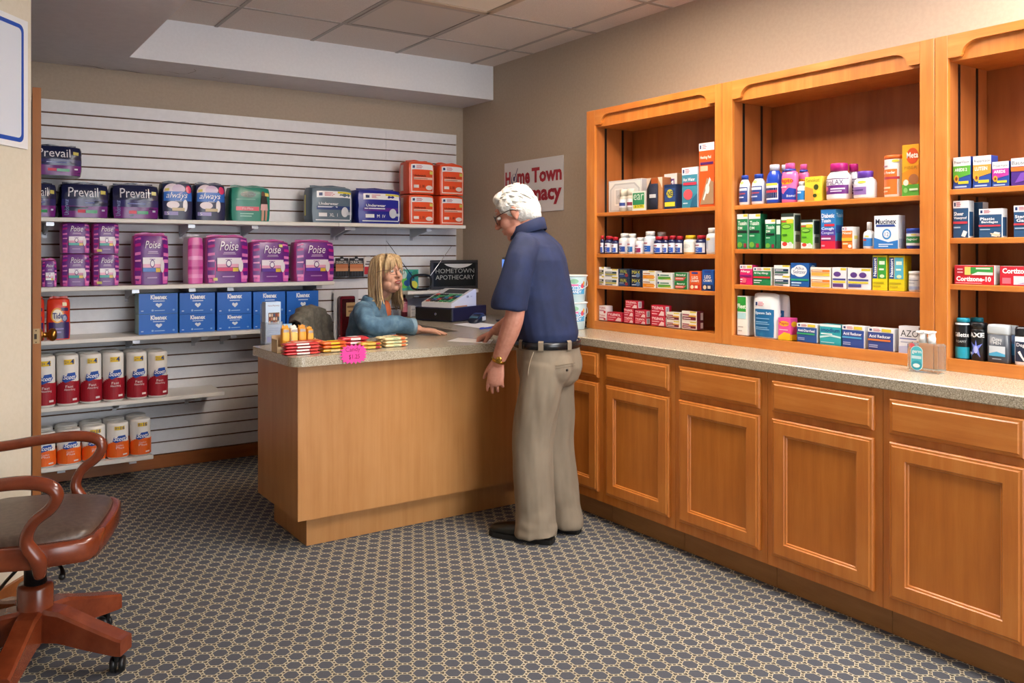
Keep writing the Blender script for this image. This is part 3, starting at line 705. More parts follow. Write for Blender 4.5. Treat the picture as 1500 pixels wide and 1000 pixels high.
for i, (a, b) in enumerate(((203, 260.5), (263, 315), (318, 368.5), (371, 418), (420, 466.5))):
    nm = ('nearest the door', 'second from the door', 'in the middle of the five', 'behind the brochure holder', 'next to the dark jacket')[i]
    put('b', S3, a, b, [459.5 - .0 * i, 429.5 - .9 * i], C('1467c9', KL, side='7fa3a0' if i == 0 else '125cb4'), 'tissue_box', ['lower blue tissue box of the stack ' + nm, 'upper blue tissue box of the stack ' + nm], 'box', KG, D=.115, front=-.26, rz=-.01)
# ---------------------------------------------------------------- paper towels
TW = [(0, 0), (.9, 0), (.985, .02), (1, .05), (1, .93), (.97, .98), (.86, 1.0), (.32, 1.0), (.28, .985), (.01, .98)]
def roll(pr, col='e8e6e2'):
    def mk(W, H, D):
        k = B(col, None, pr, TW, rough=.5, span=2.9)(W, H, W)
        return k
    return mk
BADGE = [('p', [(.30, .50), (.34, .62), (.42, .58), (.46, .65), (.68, .66), (.70, .60), (.73, .58), (.68, .52), (.52, .49), (.40, .46)], '1c4fa8'), ('t', .33, .51, .69, .63, 'f2f2f4', 'Scott', 'bi')]
def STW(c, num):
    pts = [(.02, .04), (.98, .04), (.98, .56), (.8, .52), (.6, .47), (.4, .44), (.2, .47), (.02, .55)]
    r = []
    for i in range(14):                                            # lower colour field with a wavy upper edge
        u0, u1 = i / 14, (i + 1) / 14; e = lambda u: .46 + .20 * (u - .5) + .06 * math.sin(u * 5)
        r.append(('r', u0 - .002, .045, u1 + .002, e((u0 + u1) / 2), c))
    return r + [('r', .36, .82, .66, .92, 'e5c11f'), ('t', .38, .835, .49, .905, '23447c', num[0]), ('t', .53, .825, .65, .925, '20407c', num[1], 'b')] + BADGE + [('t', .40, .36, .62, .41, 'f0dede', 'Fast' if num[1] == '4' else 'Comfort'), ('t', .36, .29, .68, .35, 'f0dede', 'Absorbing' if num[1] == '4' else 'Plus'), ('r', .6, .1, .75, .14, 'f0dede')]
TG = 'red and white paper towel rolls'; T2 = 'orange and white paper towel rolls'
pos = ((50, 83, 523), (84.5, 117.5, 520.5), (119, 151, 519), (152.5, 184, 517), (188, 218, 516), (219.5, 248, 515.5))
nth = ('against the door edge', 'second from the door', 'third from the door', 'fourth from the door', 'second from the right end', 'at the right end')
rr = STW('a3182a', ('2=', '4')); ro = STW('ee6a1c', ('8=', '16'))
for i, (a, b, y) in enumerate(pos):
    o = put('b', S4, a, b, y, roll(rr), 'paper_towel_roll', 'red and white paper towel roll, front row, ' + nth[i], 'paper towel roll', TG, D=.12, front=-.315)[0]
    if i < 6:
        c = o.copy(); COL.objects.link(c); c.location.y += .128; c.location.x += .004; c['label'] = 'red and white paper towel roll, back row, ' + nth[i]
pos = ((48, 83, 635), (85, 120, 630), (122, 157, 625), (158.5, 191, 620), (193, 223.5, 614.5))
nth = ('against the door edge', 'second from the door', 'in the middle behind the chair arm', 'second from the right end', 'at the right end')
for i, (a, b, y) in enumerate(pos):
    o = put('b', S5, a, b, y, roll(ro), 'paper_towel_roll', 'orange and white paper towel roll, front row, ' + nth[i], 'paper towel roll', T2, D=.12, front=-.315)[0]
    c = o.copy(); COL.objects.link(c); c.location.y += .135; c.location.x += .004; c['label'] = 'orange and white paper towel roll, back row, ' + nth[i]
# ================================================================== RIGHT WALL, LEFT CABINET
def R(z, xl, xr, yts, mk, name, labels, cat, group=None, **k): return put('r', z, xl, xr, yts, mk, name, labels, cat, group, **k)
bxs = 'box'
def clearbox(W, H, D):
    mb = MB(); mb.box(-W / 2, 0, 0, W / 2, D, H, mat('cfd2d3', .25), .002)
    S = lambda u, v, off: Vector((-W / 2 + u * W, -off, v * H))
    prints(mb, S, W, H, [('r', .03, .04, .97, .96, 'e4e4e2'), ('p', [(.05, .05), (.95, .05), (.95, .72), (.8, .9), (.2, .9), (.05, .72)], 'b9bec2'), ('p', [(.09, .07), (.91, .07), (.91, .7), (.78, .85), (.22, .85), (.09, .7)], 'd6d9db'), ('r', .2, .22, .46, .74, 'eceded'), ('r', .23, .26, .43, .7, 'c4c8cb'), ('e', .28, .4, .4, .56, 'a8adb2')])
    return [(None, mb)]
R(ZA[0], 876, 940, 264, clearbox, 'supply_box', 'large white and clear medical supply box in the left shelf cabinet', bxs, D=.08, front=-.21)
jar = [(0, 0), (.9, 0), (1, .05), (1, .62), (.8, .7)]
R(ZA[0], 904, 914, 277, B('b9b4a6', 'e6e0cc', [('r', 0, .18, 1, .55, 'dfe1e6'), ('r', .1, .25, .9, .4, '3a4c8c')], jar, .68, .85), 'small_jar', 'small cream-capped jar in front of the clear supply box, left one', 'jar', 'small jars on the top shelf', D=.03, front=-.285)
R(ZA[0], 915.5, 925, 276, B('b9b4a6', 'e6e0cc', [('r', 0, .18, 1, .55, 'dfe1e6'), ('r', .1, .25, .9, .4, '8c3a50')], jar, .68, .85), 'small_jar', 'small cream-capped jar in front of the clear supply box, right one', 'jar', 'small jars on the top shelf', D=.03, front=-.285)
R(ZA[0], 926, 945, 280, C('e0e4dc', [('r', .05, .3, .95, .92, '2f8a5a'), ('r', .1, .12, .95, .3, 'dbd53a'), ('t', .12, .55, .9, .85, 'cfe3d2', 'ear'), ('t', .15, .15, .9, .28, '3a3a20', '$ 5.99')]), 'support_box', 'small green and yellow labelled packet standing before the clear box', bxs, D=.03, front=-.285)
def brace(W, H, D):
    mb = MB(); mb.box(-W / 2, 0, 0, W / 2, D, H * .92, mat('a8673c', .5), .001)
    S = lambda u, v, off: Vector((-W / 2 + u * W, -off, v * H))
    prints(mb, S, W, H, [('p', [(.02, .02), (.3, .02), (.3, .9), (.02, .6)], '2a2724'), ('p', [(.02, .6), (.3, .92), (.02, .92)], 'd8c6b4'), ('p', [(.72, .02), (.98, .02), (.98, .6), (.72, .9)], 'b98458'), ('p', [(.7, .92), (.98, .6), (.98, .92)], 'dccab8'), ('r', .3, .72, .7, .9, 'a4501f')])
    R2 = [[(W * .26 * math.cos(2 * PI * j / 14) - W * .0, -.002 + .006 * math.sin(2 * PI * j / 14) - .006, z) for j in range(14)] for z in (.003, H * .35, H * .7, H * .74)]
    c = MB(); c.loft(R2, flat_noise('navy_knit', '23283c', '30364c', 300, .9)); c.box(-W * .18, -.0165, H * .34, W * .18, -.0125, H * .44, mat('c9c9c9', .5))
    return [(None, mb), ('knit_sleeve', c)]
R(ZA[0], 947, 971, 256, brace, 'brace_box', 'open-front brown box showing a rolled navy support brace', bxs, D=.06)
R(ZA[0], 973, 990, 270, C('20355c', [('r', .06, .30, .94, .84, '2c4a84'), ('e', .2, .45, .8, .8, 'c9c23a'), ('r', .06, .1, .94, .28, 'd9d23c'), ('t', .1, .5, .9, .75, '1e2c50', 'KNEE', 'b')]), 'support_box', 'navy and yellow support box between the brace box and the teal box', bxs, D=.05)
R(ZA[0], 973, 992, 254, C('d8d4d6', [('r', .1, .55, .8, .85, '6b4a8c'), ('t', .15, .6, .75, .8, 'f0eef4', 'M')], side='b08a68'), 'support_box', 'white and brown support box standing behind the navy and yellow one', bxs, D=.05, front=-.215)
R(ZA[0], 999, 1022, 245, C('3f8ba4', logo(.0, .82, 1, 1) + [('t', .1, .66, .85, .74, 'f0f4f6', 'Hot Water', 'b'), ('r', .1, .56, .95, .63, 'c23a50'), ('e', .12, .2, .7, .46, 'd8545c'), ('p', [(.55, .02), (.98, .02), (.98, .35), (.7, .22)], '2a6484'), ('r', .1, .1, .4, .13, 'd0e4ea')], side='e4e6e8'), 'heat_pack_box', 'white and teal box with a red hot-water bottle picture', bxs, D=.06)
R(ZA[0], 1024, 1046.5, 209, C('e05a22', logo(0, .88, 1, 1) + [('t', .1, .72, .8, .82, 'fdf0e8', 'Heating Pad', 'b'), ('r', .1, .66, .95, .70, '5a2a6c'), ('r', .1, .56, .6, .64, 'f0b898'), ('p', [(.1, .04), (.55, .45), (.98, .38), (.98, .04)], 'a98868'), ('p', [(.28, .12), (.36, .10), (.8, .42), (.72, .46)], 'f0ece8'), ('e', .45, .2, .72, .36, 'e6e4e2')]), 'heating_pad_box', 'tall orange heating pad box in the left shelf cabinet', bxs, D=.08)
# second shelf: vitamin bottles
def vit(c1='2c57b8'): return [('r', .02, .08, .98, .60, 'dfe3ee'), ('r', .05, .10, .8, .36, c1), ('t', .2, .18, .7, .30, 'f2f4f8', 'C'), ('r', .1, .45, .6, .5, 'a83a50')]
VG = 'vitamin bottles on the second shelf of the left cabinet'
for a, b, y, col, cp, pr, lab, fr in (
    (872, 882.5, 345, '1d2352', 'b8202f', vit(), 'dark blue vitamin bottle with red cap, first at the left end of the bottle row', -.28),
    (883, 893, 345.5, '1d2352', 'b8202f', vit(), 'dark blue vitamin bottle with red cap, second from the left end of the bottle row', -.28),
    (893.5, 902, 347, '1d2352', 'b8202f', vit(), 'shorter dark blue bottle with red cap touching the first white bottle', -.28),
    (903, 915.5, 341.5, 'e2e4e6', 'e8e8e6', vit('2c4a9a'), 'tall white vitamin bottle right of the three red caps', -.28),
    (916, 926.5, 342, 'e2e4e6', 'e8e8e6', vit('2a6ab0'), 'white vitamin bottle with blue label, second of the white group', -.28),
    (927, 938.5, 347.5, 'e2e4e6', 'e8e8e6', vit('8c2a58'), 'short white vitamin bottle with maroon label', -.28),
    (939.5, 953, 338.5, 'd7e2ea', 'e8e8e6', vit('2a62c0'), 'tallest of the middle bottles, white with blue wrap label', -.275),
    (954, 967, 346, '1d2352', 'b8202f', vit(), 'dark blue bottle with red cap and round C label in the middle', -.285),
    (968, 976, 346, '1d2352', 'b8202f', vit(), 'dark blue bottle with red cap, narrow one right of the C label bottle', -.28),
    (976.5, 986, 345, '1d2352', 'b8202f', vit(), 'dark blue bottle with red cap, two to the left of the yellow cap', -.28),
    (986.5, 996.5, 345.5, '1d2352', 'b8202f', vit('2f50a4'), 'dark blue bottle with red cap beside the yellow-capped bottle', -.28),
    (997, 1013, 344.5, 'dcdad2', 'dcb51e', [('r', .03, .08, .97, .58, 'e4e4de'), ('e', .25, .3, .75, .55, 'c8ccc8'), ('r', .03, .04, .97, .1, 'c98f2a')], 'white bottle with yellow cap near the right end', -.285),
    (1015, 1029, 344.5, '1d2352', 'b8202f', vit(), 'dark blue bottle with red cap between the yellow cap and the large white bottle', -.28),
    (1030.5, 1046, 333.5, 'e2e4e6', 'e8e8e6', [('r', .03, .1, .97, .62, 'd2d8e4'), ('r', .1, .2, .45, .5, 'b8c2d8'), ('e', .3, .52, .6, .62, 'd8b84a')], 'largest white bottle at the right end of the bottle row', -.285)):
    R(ZA[1], a, b, y, B(col, cp, pr, capr=.74), 'vitamin_bottle', lab, 'bottle', VG, D=.05, front=fr)
R(ZA[1], 957, 970, 339.5, B('e2e4e6', 'e8e8e6', vit()), 'vitamin_bottle', 'white-capped bottle in the second row behind the round C label bottle', 'bottle', VG, D=.05, front=-.21)
# third shelf: stacked cartons
def band(c1, c2, c3=None): return [('r', .0, .72, .7, 1, 'eceef0'), ('r', .55, .86, 1, 1, 'dbc83a'), ('r', .05, .42, .92, .66, c1), ('r', .05, .24, .92, .38, c2), ('r', .06, .08, .6, .16, c3 or c1), ('r', .1, .5, .6, .58, 'e4e8ec')]
MG = 'small medicine cartons on the third shelf of the left cabinet'
def pair(z, a, b, ys, mk, lab, g, D=.05, name='medicine_box', **k): R(z, a, b, ys, mk, name, ['lower box of the ' + lab, 'upper box of the ' + lab], bxs, g, D=D, **k)
pair(ZA[2], 870, 885, [404, 390.8], C('e4e6e6', band('2a3f44', '8e9a3a')), 'white and dark green pair at the third shelf\'s left end', MG)
pair(ZA[2], 886, 905, [405.5, 394], C('e4e6e6', band('2a4a54', 'c6b93c')), 'white and teal-grey pair second from the left', MG)
NW = [('r', .05, .1, .8, .3, '2f4f8c'), ('t', .15, .5, .8, .9, 'c8cc3a', 'WAL'), ('e', .6, .1, .9, .5, '8a2a30'), ('r', .1, .36, .5, .44, '9db0c8')]
pair(ZA[2], 906, 922, [407, 393.5], C('1f3050', NW, side='18304a'), 'navy pair with yellow lettering, left one of two navy stacks', MG)
pair(ZA[2], 924.5, 940, [407.5, 394.8], C('1c2a48', [('t', .1, .5, .85, .9, 'd8d23c', 'MAX'), ('e', .45, .1, .85, .6, '5a7aa8'), ('r', .1, .2, .5, .3, 'c8ccd8')], side='18304a'), 'navy pair beside the orange and white stack', MG)
pair(ZA[2], 941.5, 960, [409, 396.5], C('e6e4e0', [('r', .02, .06, .9, .5, 'dd8a1f'), ('r', .3, .2, .98, .34, 'e8a848'), ('r', .5, .86, .95, .98, 'dbc83a'), ('r', .05, .62, .6, .72, 'b06a20')]), 'white and orange pair in the middle of the third shelf', MG)
pair(ZA[2], 963, 984.5, [411, 399.5], C('e4e8e6', [('r', .05, .12, .9, .5, '5fa43c'), ('p', [(.3, .15), (.95, .15), (.95, .3)], 'd8c83a'), ('e', .02, .55, .14, .85, '2a4a78'), ('r', .2, .62, .8, .76, '3a7a64')]), 'white and green pair right of the orange stack', MG)
pair(ZA[2], 988, 1007, [412.5, 399], C('1f7a3c', [('t', .1, .58, .9, .84, 'f0f4f0', 'Benadryl', 'b'), ('p', [(.06, .12), (.7, .12), (.92, .5), (.06, .5)], 'c84a44'), ('r', .1, .28, .7, .38, 'f0c8c0')], side='c8d0c8'), 'green pair with red band', MG)
CR = lambda c1, c2: [('r', .2, .85, .75, .95, '2a3f8c'), ('t', .22, .58, .76, .74, 'fdf4e8', 'LEG', 'b'), ('t', .12, .42, .86, .54, 'fdf4e8', 'CRAMPS', 'b'), ('r', .05, .04, .95, .3, c2), ('e', .1, .06, .4, .26, 'f0d8b0'), ('r', .5, .1, .75, .24, 'e8dccc')]
R(ZA[2], 1010, 1026.5, 397, C('e2602a', CR('', 'd8402c')), 'medicine_box', 'tall orange leg cramp box beside the blue one', bxs, MG, D=.05)
R(ZA[2], 1028.5, 1045.5, 395, C('2458a8', CR('', '1f2c54')), 'medicine_box', 'tall blue leg cramp box at the right end of the third shelf', bxs, MG, D=.05)
# bottom shelf: red pain-reliever cartons
TY = [('t', .05, .62, .92, .88, 'f4e8ea', 'TYLENOL', 'b'), ('r', .06, .42, .6, .48, 'f0c8cc'), ('p', [(.55, .06), (.95, .06), (.95, .42), (.75, .5)], 'e8c8c8'), ('r', .06, .16, .45, .24, 'e8b8c0')]
TYW = [('t', .05, .62, .9, .88, 'b82038', 'TYLENOL', 'b'), ('r', .06, .3, .7, .5, 'c8889a'), ('e', .65, .06, .95, .4, 'c42038')]
YG = 'red pain reliever cartons on the bottom shelf of the left cabinet'
Z0 = .956
rs = [('r', .1, .1, .6, .9, 'd8d4d6'), ('r', .2, .2, .5, .8, 'a8a4a8')]
pair(Z0, 871, 888, [459, 447.5], C('e8e4e4', TYW, side='d8d4d8'), 'white and red stack at the left end of the bottom shelf', YG)
R(Z0, 889.5, 911, 457.5, C('c4203a', TY), 'medicine_box', 'single red carton with white lettering right of the white stack', bxs, YG, D=.05)
pair(Z0, 914, 928, [463.5, 451.5], C('c4203a', TY), 'red stack of three, left of the middle', YG)
bpy.data.objects[-1] if False else None
R(Z0, 916, 934, [440], C('c4203a', TY, right=rs), 'medicine_box', 'topmost red carton, lying on the stack left of the middle', bxs, YG, D=.05, dz=onp(921, 451.5, 'X', -.28).z - Z0 + .0012)
pair(Z0, 930, 946, [465, 454], C('c4203a', TY, right=rs), 'red stack with grey ends beside the larger red cartons', YG)
pair(Z0, 954, 974, [463, 447], C('c4203a', TY, right=rs), 'large red cartons in the middle of the bottom shelf', YG)
YM = [('r', .0, .8, 1, 1, 'e9e4da'), ('r', .55, .84, .96, .98, 'd8c43a'), ('r', .04, .12, .94, .44, '6a1f30'), ('p', [(.4, .46), (.96, .46), (.96, .6), (.55, .6)], 'e0a82c'), ('r', .06, .54, .5, .7, 'a05a6a'), ('r', .1, .22, .6, .32, 'e4ccd0')]
pair(Z0, 976.5, 996, [469.5, 457.5], C('e8e2d8', YM), 'white, yellow and maroon stack next to the red cartons', YG)
pair(Z0, 999, 1021, [470.5, 455.5], C('e8e2d8', YM, side='6a1f30', right=[('r', .5, .15, .85, .85, 'ddd8d8')]), 'white, yellow and maroon stack with maroon ends at the right', YG)
# ================================================================== MIDDLE CABINET
LG = 'remedies on the top shelf of the middle cabinet'
oval = [(0, 0), (.9, 0), (1, .04), (1, .58), (.9, .72), (.6, .83), (.5, .86)]
MM = [('r', .05, .10, .85, .60, '2c4488'), ('r', .1, .48, .8, .56, 'dfe4f0'), ('r', .1, .36, .7, .4, 'b04a58'), ('r', .1, .24, .6, .28, 'c8d0e8'), ('e', .3, .70, .6, .8, 'd8cc6a')]
R(ZB[0], 1078, 1095, 256.5, B('dfe0e6', '2747a8', MM, oval, .85, .62, .7), 'liquid_medicine_bottle', 'white antacid bottle with blue cap at the left end of the middle cabinet', 'bottle', LG, D=.05)
R(ZB[0], 1097, 1116.5, 254.5, B('d8dae4', '2747a8', MM, oval, .85, .62, .7), 'liquid_medicine_bottle', 'white antacid bottle with blue cap, second from the left', 'bottle', LG, D=.05)
R(ZB[0], 1118, 1140, 240.5, B('2346b4', 'cdd4e6', [('r', .08, .1, .85, .5, 'dfe2ee'), ('r', .12, .14, .8, .4, '26305e'), ('r', .12, .28, .8, .34, 'c03a4a'), ('r', .1, .46, .8, .52, 'd8cc4a')], oval, .84, .6, .75, .2), 'liquid_medicine_bottle', 'royal blue liquid medicine bottle with pale cap', 'bottle', LG, D=.05)
R(ZB[0], 1142, 1151, 241, B('2346b4', 'b8c0d8', [], oval, .84, .8, .75, .2), 'liquid_medicine_bottle', 'blue bottle standing in the second row between the royal blue and pink ones', 'bottle', LG, D=.05, front=-.2)
PB = [('p', [(.05, .1), (.95, .06), (.95, .34), (.6, .38), (.3, .22), (.05, .3)], '2a3fa0'), ('e', .08, .46, .8, .62, 'e0a020'), ('t', .1, .47, .8, .61, 'c8203c', 'Pepto', 'b'), ('t', .5, .14, .9, .2, 'e8ecf8', 'Bismol'), ('r', .1, .38, .5, .41, 'f6d0e0')]
R(ZB[0], 1141, 1164, 238.5, B('e86aa4', 'e05a9c', PB, [(0, 0), (.95, 0), (1, .03), (1, .66), (.9, .76), (.62, .80), (.55, .82)], .84, .58, .62, .25, collar='3a4aa8'), 'pink_antacid_bottle', 'pink antacid bottle in the front row', 'bottle', LG, D=.05, front=-.285)
R(ZB[0], 1166, 1182, 240, B('e86aa4', 'e05a9c', PB, [(0, 0), (.95, 0), (1, .03), (1, .66), (.9, .76), (.62, .80), (.55, .82)], .84, .6, .62, .25, collar='3a4aa8'), 'pink_antacid_bottle', 'pink antacid bottle in the second row', 'bottle', LG, D=.05, front=-.215)
R(ZB[0], 1165, 1178, 265.5, B('e4e6ea', 'e8e8ea', [('r', .04, .1, .9, .55, '2c78b8'), ('r', .1, .42, .6, .5, 'dce8f0')]), 'tablet_bottle', 'small white tablet bottle with blue label in front of the pink antacid', 'bottle', LG, D=.04, front=-.285)
R(ZB[0], 1179, 1203, 258.5, C('e8c93a', [('t', .08, .78, .9, .92, '4a5a1a', 'Senokot'), ('p', [(.02, .02), (.6, .02), (.5, .5), (.02, .62)], 'e08a3a'), ('e', .55, .45, .85, .68, '3f4a1c'), ('e', .5, .15, .75, .3, '3f4a1c'), ('e', .7, .3, .95, .42, 'f0e02c')]), 'laxative_box', 'yellow and orange laxative box with leaf picture', bxs, LG, D=.05)
mir = [(0, 0), (.93, 0), (1, .05), (1, .55), (.92, .66), (.66, .77), (.62, .79)]
MX = [('r', .02, .16, .98, .58, '6c2a7c'), ('r', .02, .40, .98, .56, 'dcd6e0'), ('t', .14, .41, .8, .54, '3a2a5c', 'MiraLAX'), ('e', .08, .24, .3, .38, 'd86a8a'), ('r', .4, .28, .85, .32, 'd8c8e0'), ('r', .4, .22, .75, .25, 'd8c8e0'), ('r', .02, .565, .98, .58, '4a1c58')]
R(ZB[0], 1204, 1238, 238.5, B('e8e6ea', 'b81f78', MX, mir, .78, .66, .8), 'laxative_bottle', 'large white and purple bottle with magenta cap in front', 'bottle', LG, D=.06, front=-.285)
R(ZB[0], 1238, 1255, 239.5, B('e8e6ea', 'b81f78', MX, mir, .78, .7, .8), 'laxative_bottle', 'white and purple bottle with magenta cap partly hidden in the second row', 'bottle', LG, D=.06, front=-.215)
R(ZB[0], 1244.5, 1276, 250, B('e8e6e8', '6a3fa8', [('r', .05, .14, .7, .5, '8a6aa8'), ('r', .05, .42, .7, .52, 'ded8e6'), ('r', .1, .28, .6, .33, '5a3a7c'), ('e', .4, .55, .7, .64, 'd8c43a')], mir, .74, .66, .8), 'laxative_bottle', 'short white bottle with violet cap', 'bottle', LG, D=.06, front=-.285)
can = [(0, 0), (.95, 0), (1, .02), (1, .88), (1, .9)]
R(ZB[0], 1289, 1320, 226.5, B('e6e4e2', 'dd6a2a', [('r', .02, .06, .72, .66, 'e0742e'), ('t', .06, .52, .66, .64, 'fdf0e4', 'Fiber Powder', 'b'), ('r', .02, .42, .80, .48, 'b03a4a'), ('r', .06, .2, .5, .24, 'f4c8a4'), ('r', .06, .12, .4, .15, 'f4c8a4'), ('e', .55, .82, .8, .88, 'd8c43a'), ('r', .05, .72, .4, .75, 'c08a9a')], can, .895, 1.02, 1), 'fiber_canister', 'white and orange fiber powder canister with orange lid', 'canister', LG, D=.07)
R(ZB[0], 1321.5, 1346.5, 211.5, C('e8a31c', [('r', .0, .0, 1, .22, '5aa83a'), ('p', [(.0, .45), (1, .6), (1, .25), (0, .25)], 'e08a1c'), ('e', .26, .62, .98, .93, 'd8501c'), ('t', .28, .72, .96, .86, 'fdf4e4', 'Meta', 'b'), ('t', .15, .52, .9, .58, 'a87a1c', 'FIBER'), ('e', .4, .22, .98, .42, 'a8683c'), ('e', .08, .2, .4, .32, 'e8e0cc'), ('e', .1, .06, .35, .16, '8ac86a'), ('r', .45, .1, .95, .14, 'd8ecc8')]), 'fiber_box', 'tall yellow, orange and green fiber box at the right end', bxs, LG, D=.07)
HG = 'cold remedies on the second shelf of the middle cabinet'
TS = [('r', 0, .86, 1, 1, 'e4e8e6'), ('r', .6, .92, .98, .99, 'd8c43a'), ('t', .1, .66, .9, .82, 'e4f0e6', 'Tussin', 'b'), ('t', .1, .56, .5, .64, 'e4f0e6', 'DM', 'b'), ('r', .08, .46, .92, .53, '1a2a24'), ('r', .1, .36, .5, .4, 'a8d0b8'), ('e', .06, .04, .5, .2, '6aa83c'), ('r', .65, .04, .9, .16, '8c2a3c')]
R(ZB[1], 1079, 1095.5, 313.5, C('1f8250', TS, side='e0e6e2'), 'cough_syrup_box', 'green and white cough syrup box at the left end of the second shelf', bxs, HG, D=.05)
R(ZB[1], 1097, 1114, 313.2, C('1f8250', TS, side='1a6a44'), 'cough_syrup_box', 'green and white cough syrup box, second from the left', bxs, HG, D=.05)
R(ZB[1], 1121, 1136, 321.5, C('1f8250', TS, side='1f7a4c'), 'cough_syrup_box', 'shorter green cough syrup box beside the lime green boxes', bxs, HG, D=.05)
R(ZB[1], 1136.8, 1143.5, 321.8, C('1c6e48', [('r', .1, .5, .9, .8, 'bcd8c4'), ('r', .1, .86, 1, 1, 'd8e0dc')]), 'cough_syrup_box', 'narrow green box squeezed against the first lime green box', bxs, HG, D=.05)
RB = [('r', 0, .9, 1, 1, '2c3a34'), ('r', 0, .82, 1, .9, 'e6e8e2'), ('r', .02, .75, .4, .8, 'c04a3c'), ('r', .45, .72, .95, .84, 'd8c43a'), ('e', .05, .56, .8, .7, '2a6a2c'), ('e', .1, .58, .75, .68, '8ac44a'), ('p', [(.02, .02), (.98, .02), (.98, .14), (.02, .22)], 'e6e4de'), ('e', .1, .08, .5, .2, 'c83a30'), ('e', .6, .08, .9, .2, 'd0d4d0'), ('r', .1, .38, .5, .42, '3a7a24')]
R(ZB[1], 1144.5, 1163, 312.5, C('74c22e', RB, side='c8d4c4', right=[('r', .1, .5, .9, .95, '3a4a44'), ('r', .2, .2, .8, .4, '6a7a6c')]), 'cough_syrup_box', 'taller lime green and white cough box', bxs, HG, D=.05)
R(ZB[1], 1173.5, 1191, 321.5, C('74c22e', RB, side='c8d4c4', right=[('r', .1, .5, .9, .95, '3a4a44'), ('r', .2, .2, .8, .4, '6a7a6c')]), 'cough_syrup_box', 'shorter lime green and white cough box left of the tall blue box', bxs, HG, D=.05)
R(ZB[1], 1202.5, 1224, 306.5, C('2b78bc', [('r', 0, 0, 1, .2, 'cc2440'), ('r', 0, .2, 1, .34, '8a2a6c'), ('r', 0, .34, 1, .5, '4a3a9c'), ('t', .06, .78, .94, .9, 'f0f4fa', 'Diabetic', 'b'), ('t', .06, .67, .7, .76, 'f0f4fa', 'Tussin', 'b'), ('r', .25, .57, .95, .63, 'c42a3c'), ('t', .06, .46, .9, .55, 'dce4f4', 'Cough', 'b'), ('t', .06, .36, .9, .44, 'dce4f4', 'Congest'), ('r', .06, .24, .7, .28, 'e0c8e0'), ('r', .06, .06, .3, .1, 'f0a0b0')], side='2f7fae', right=[('r', .05, .4, .95, .6, '2a4a8c'), ('t', .1, .8, .9, .9, 'c8dcf0', 'Tussin'), ('r', 0, 0, 1, .2, 'a02050')]), 'cough_syrup_box', 'tall blue, purple and red diabetic cough box', bxs, HG, D=.055)
R(ZB[1], 1233.5, 1249, 332, C('df7a2a', logo(0, .82, 1, 1) + [('t', .06, .66, .9, .78, 'fbe8d4', 'Nasal', 'b'), ('r', .0, .36, 1, .5, 'e0b83a'), ('r', .1, .2, .6, .26, 'f8d8b0'), ('e', .6, .04, .95, .2, 'e4e0dc')], side='dcdcd8', right=[('r', .2, .45, .7, .6, 'd8cc6a')]), 'nasal_spray_box', 'orange and white nasal spray box right of the tall blue box', bxs, HG, D=.05)
noz = [(0, 0), (.92, 0), (1, .03), (1, .52), (.86, .62), (.42, .68), (.38, .72)]
R(ZB[1], 1261, 1277, 325, B('e6e8ea', 'ece8e6', [('r', .04, .1, .9, .4, '3a7cc0'), ('r', .1, .3, .5, .36, 'd8503c'), ('e', .4, .44, .7, .5, 'd8cc6a')], noz, .70, .42), 'nasal_drops_bottle', 'small white squeeze bottle with a pointed nozzle', 'bottle', HG, D=.04)
R(ZB[1], 1280.5, 1316, 315.5, C('e4e8ec', [('t', .06, .74, .92, .90, '232c50', 'Mucinex', 'b'), ('p', [(.08, .66), (.9, .66), (.84, .73), (.08, .73)], '2c4a94'), ('e', .34, .28, .72, .60, '3a8acc'), ('e', .40, .33, .66, .55, 'e4e8ec'), ('t', .45, .38, .62, .50, '3a6aac', '12'), ('p', [(0, 0), (1, 0), (1, .26), (.6, .2), (0, .34)], '2a74c0'), ('r', .2, .12, .8, .15, 'd0e0f4'), ('r', .2, .06, .6, .09, 'd0e0f4')], side='dfe3e8', right=[('r', .1, .04, .9, .3, 'a8b4cc')]), 'expectorant_box', 'white and blue expectorant box with a clock circle', bxs, HG, D=.05)
R(ZB[1], 1323, 1346, 334, B('2440a0', '2c4cb4', [('r', .02, .28, .98, .62, '3a8a50'), ('r', .02, .16, .98, .74, 'e0e4ea'), ('r', .04, .28, .9, .6, '3a8a50'), ('t', .2, .38, .8, .52, 'e4f0e4', 'Vapor', 'b'), ('e', .5, .64, .75, .72, 'd8cc6a')], [(0, 0), (.94, 0), (1, .04), (1, .78), (.96, .8)], .8, 1.02), 'ointment_jar', 'blue jar with white and green label at the right end of the second shelf', 'jar', HG, D=.06)
AG = 'allergy and cold boxes on the third shelf of the middle cabinet'
def str_(c, band_, word, bandc='c8303c'): return logo(0, .80, 1, 1) + [('r', .6, .86, .98, .97, 'd8c43a'), ('t', .06, .60, .86, .74, 'eef4f0', word, 'b'), ('r', .0, .40, .96, .50, bandc), ('r', .06, .24, .5, .3, 'd8e4dc'), ('r', .06, .12, .4, .17, 'd8e4dc')]
R(ZB[2], 1084, 1102, 388, C('d8246c', str_('', '', 'Allergy', '8a1f6c') + [('p', [(.15, .1), (.5, .1), (.6, .3), (.3, .36)], 'ee6a7c')], side='c42060'), 'medicine_box', 'magenta allergy box at the left end of the third shelf', bxs, AG, D=.045)
R(ZB[2], 1103.5, 1129.5, 391.5, C('23804c', str_('', '', 'All Day Allergy'), side='dde4e0'), 'medicine_box', 'green allergy box with a red stripe', bxs, AG, D=.045)
pair(ZB[2], 1134, 1157, [404, 388.5], C('e2e6ea', band('1f3a5c', '2a5c4c')), 'white and navy pair left of the blue seltzer box', AG, D=.045)
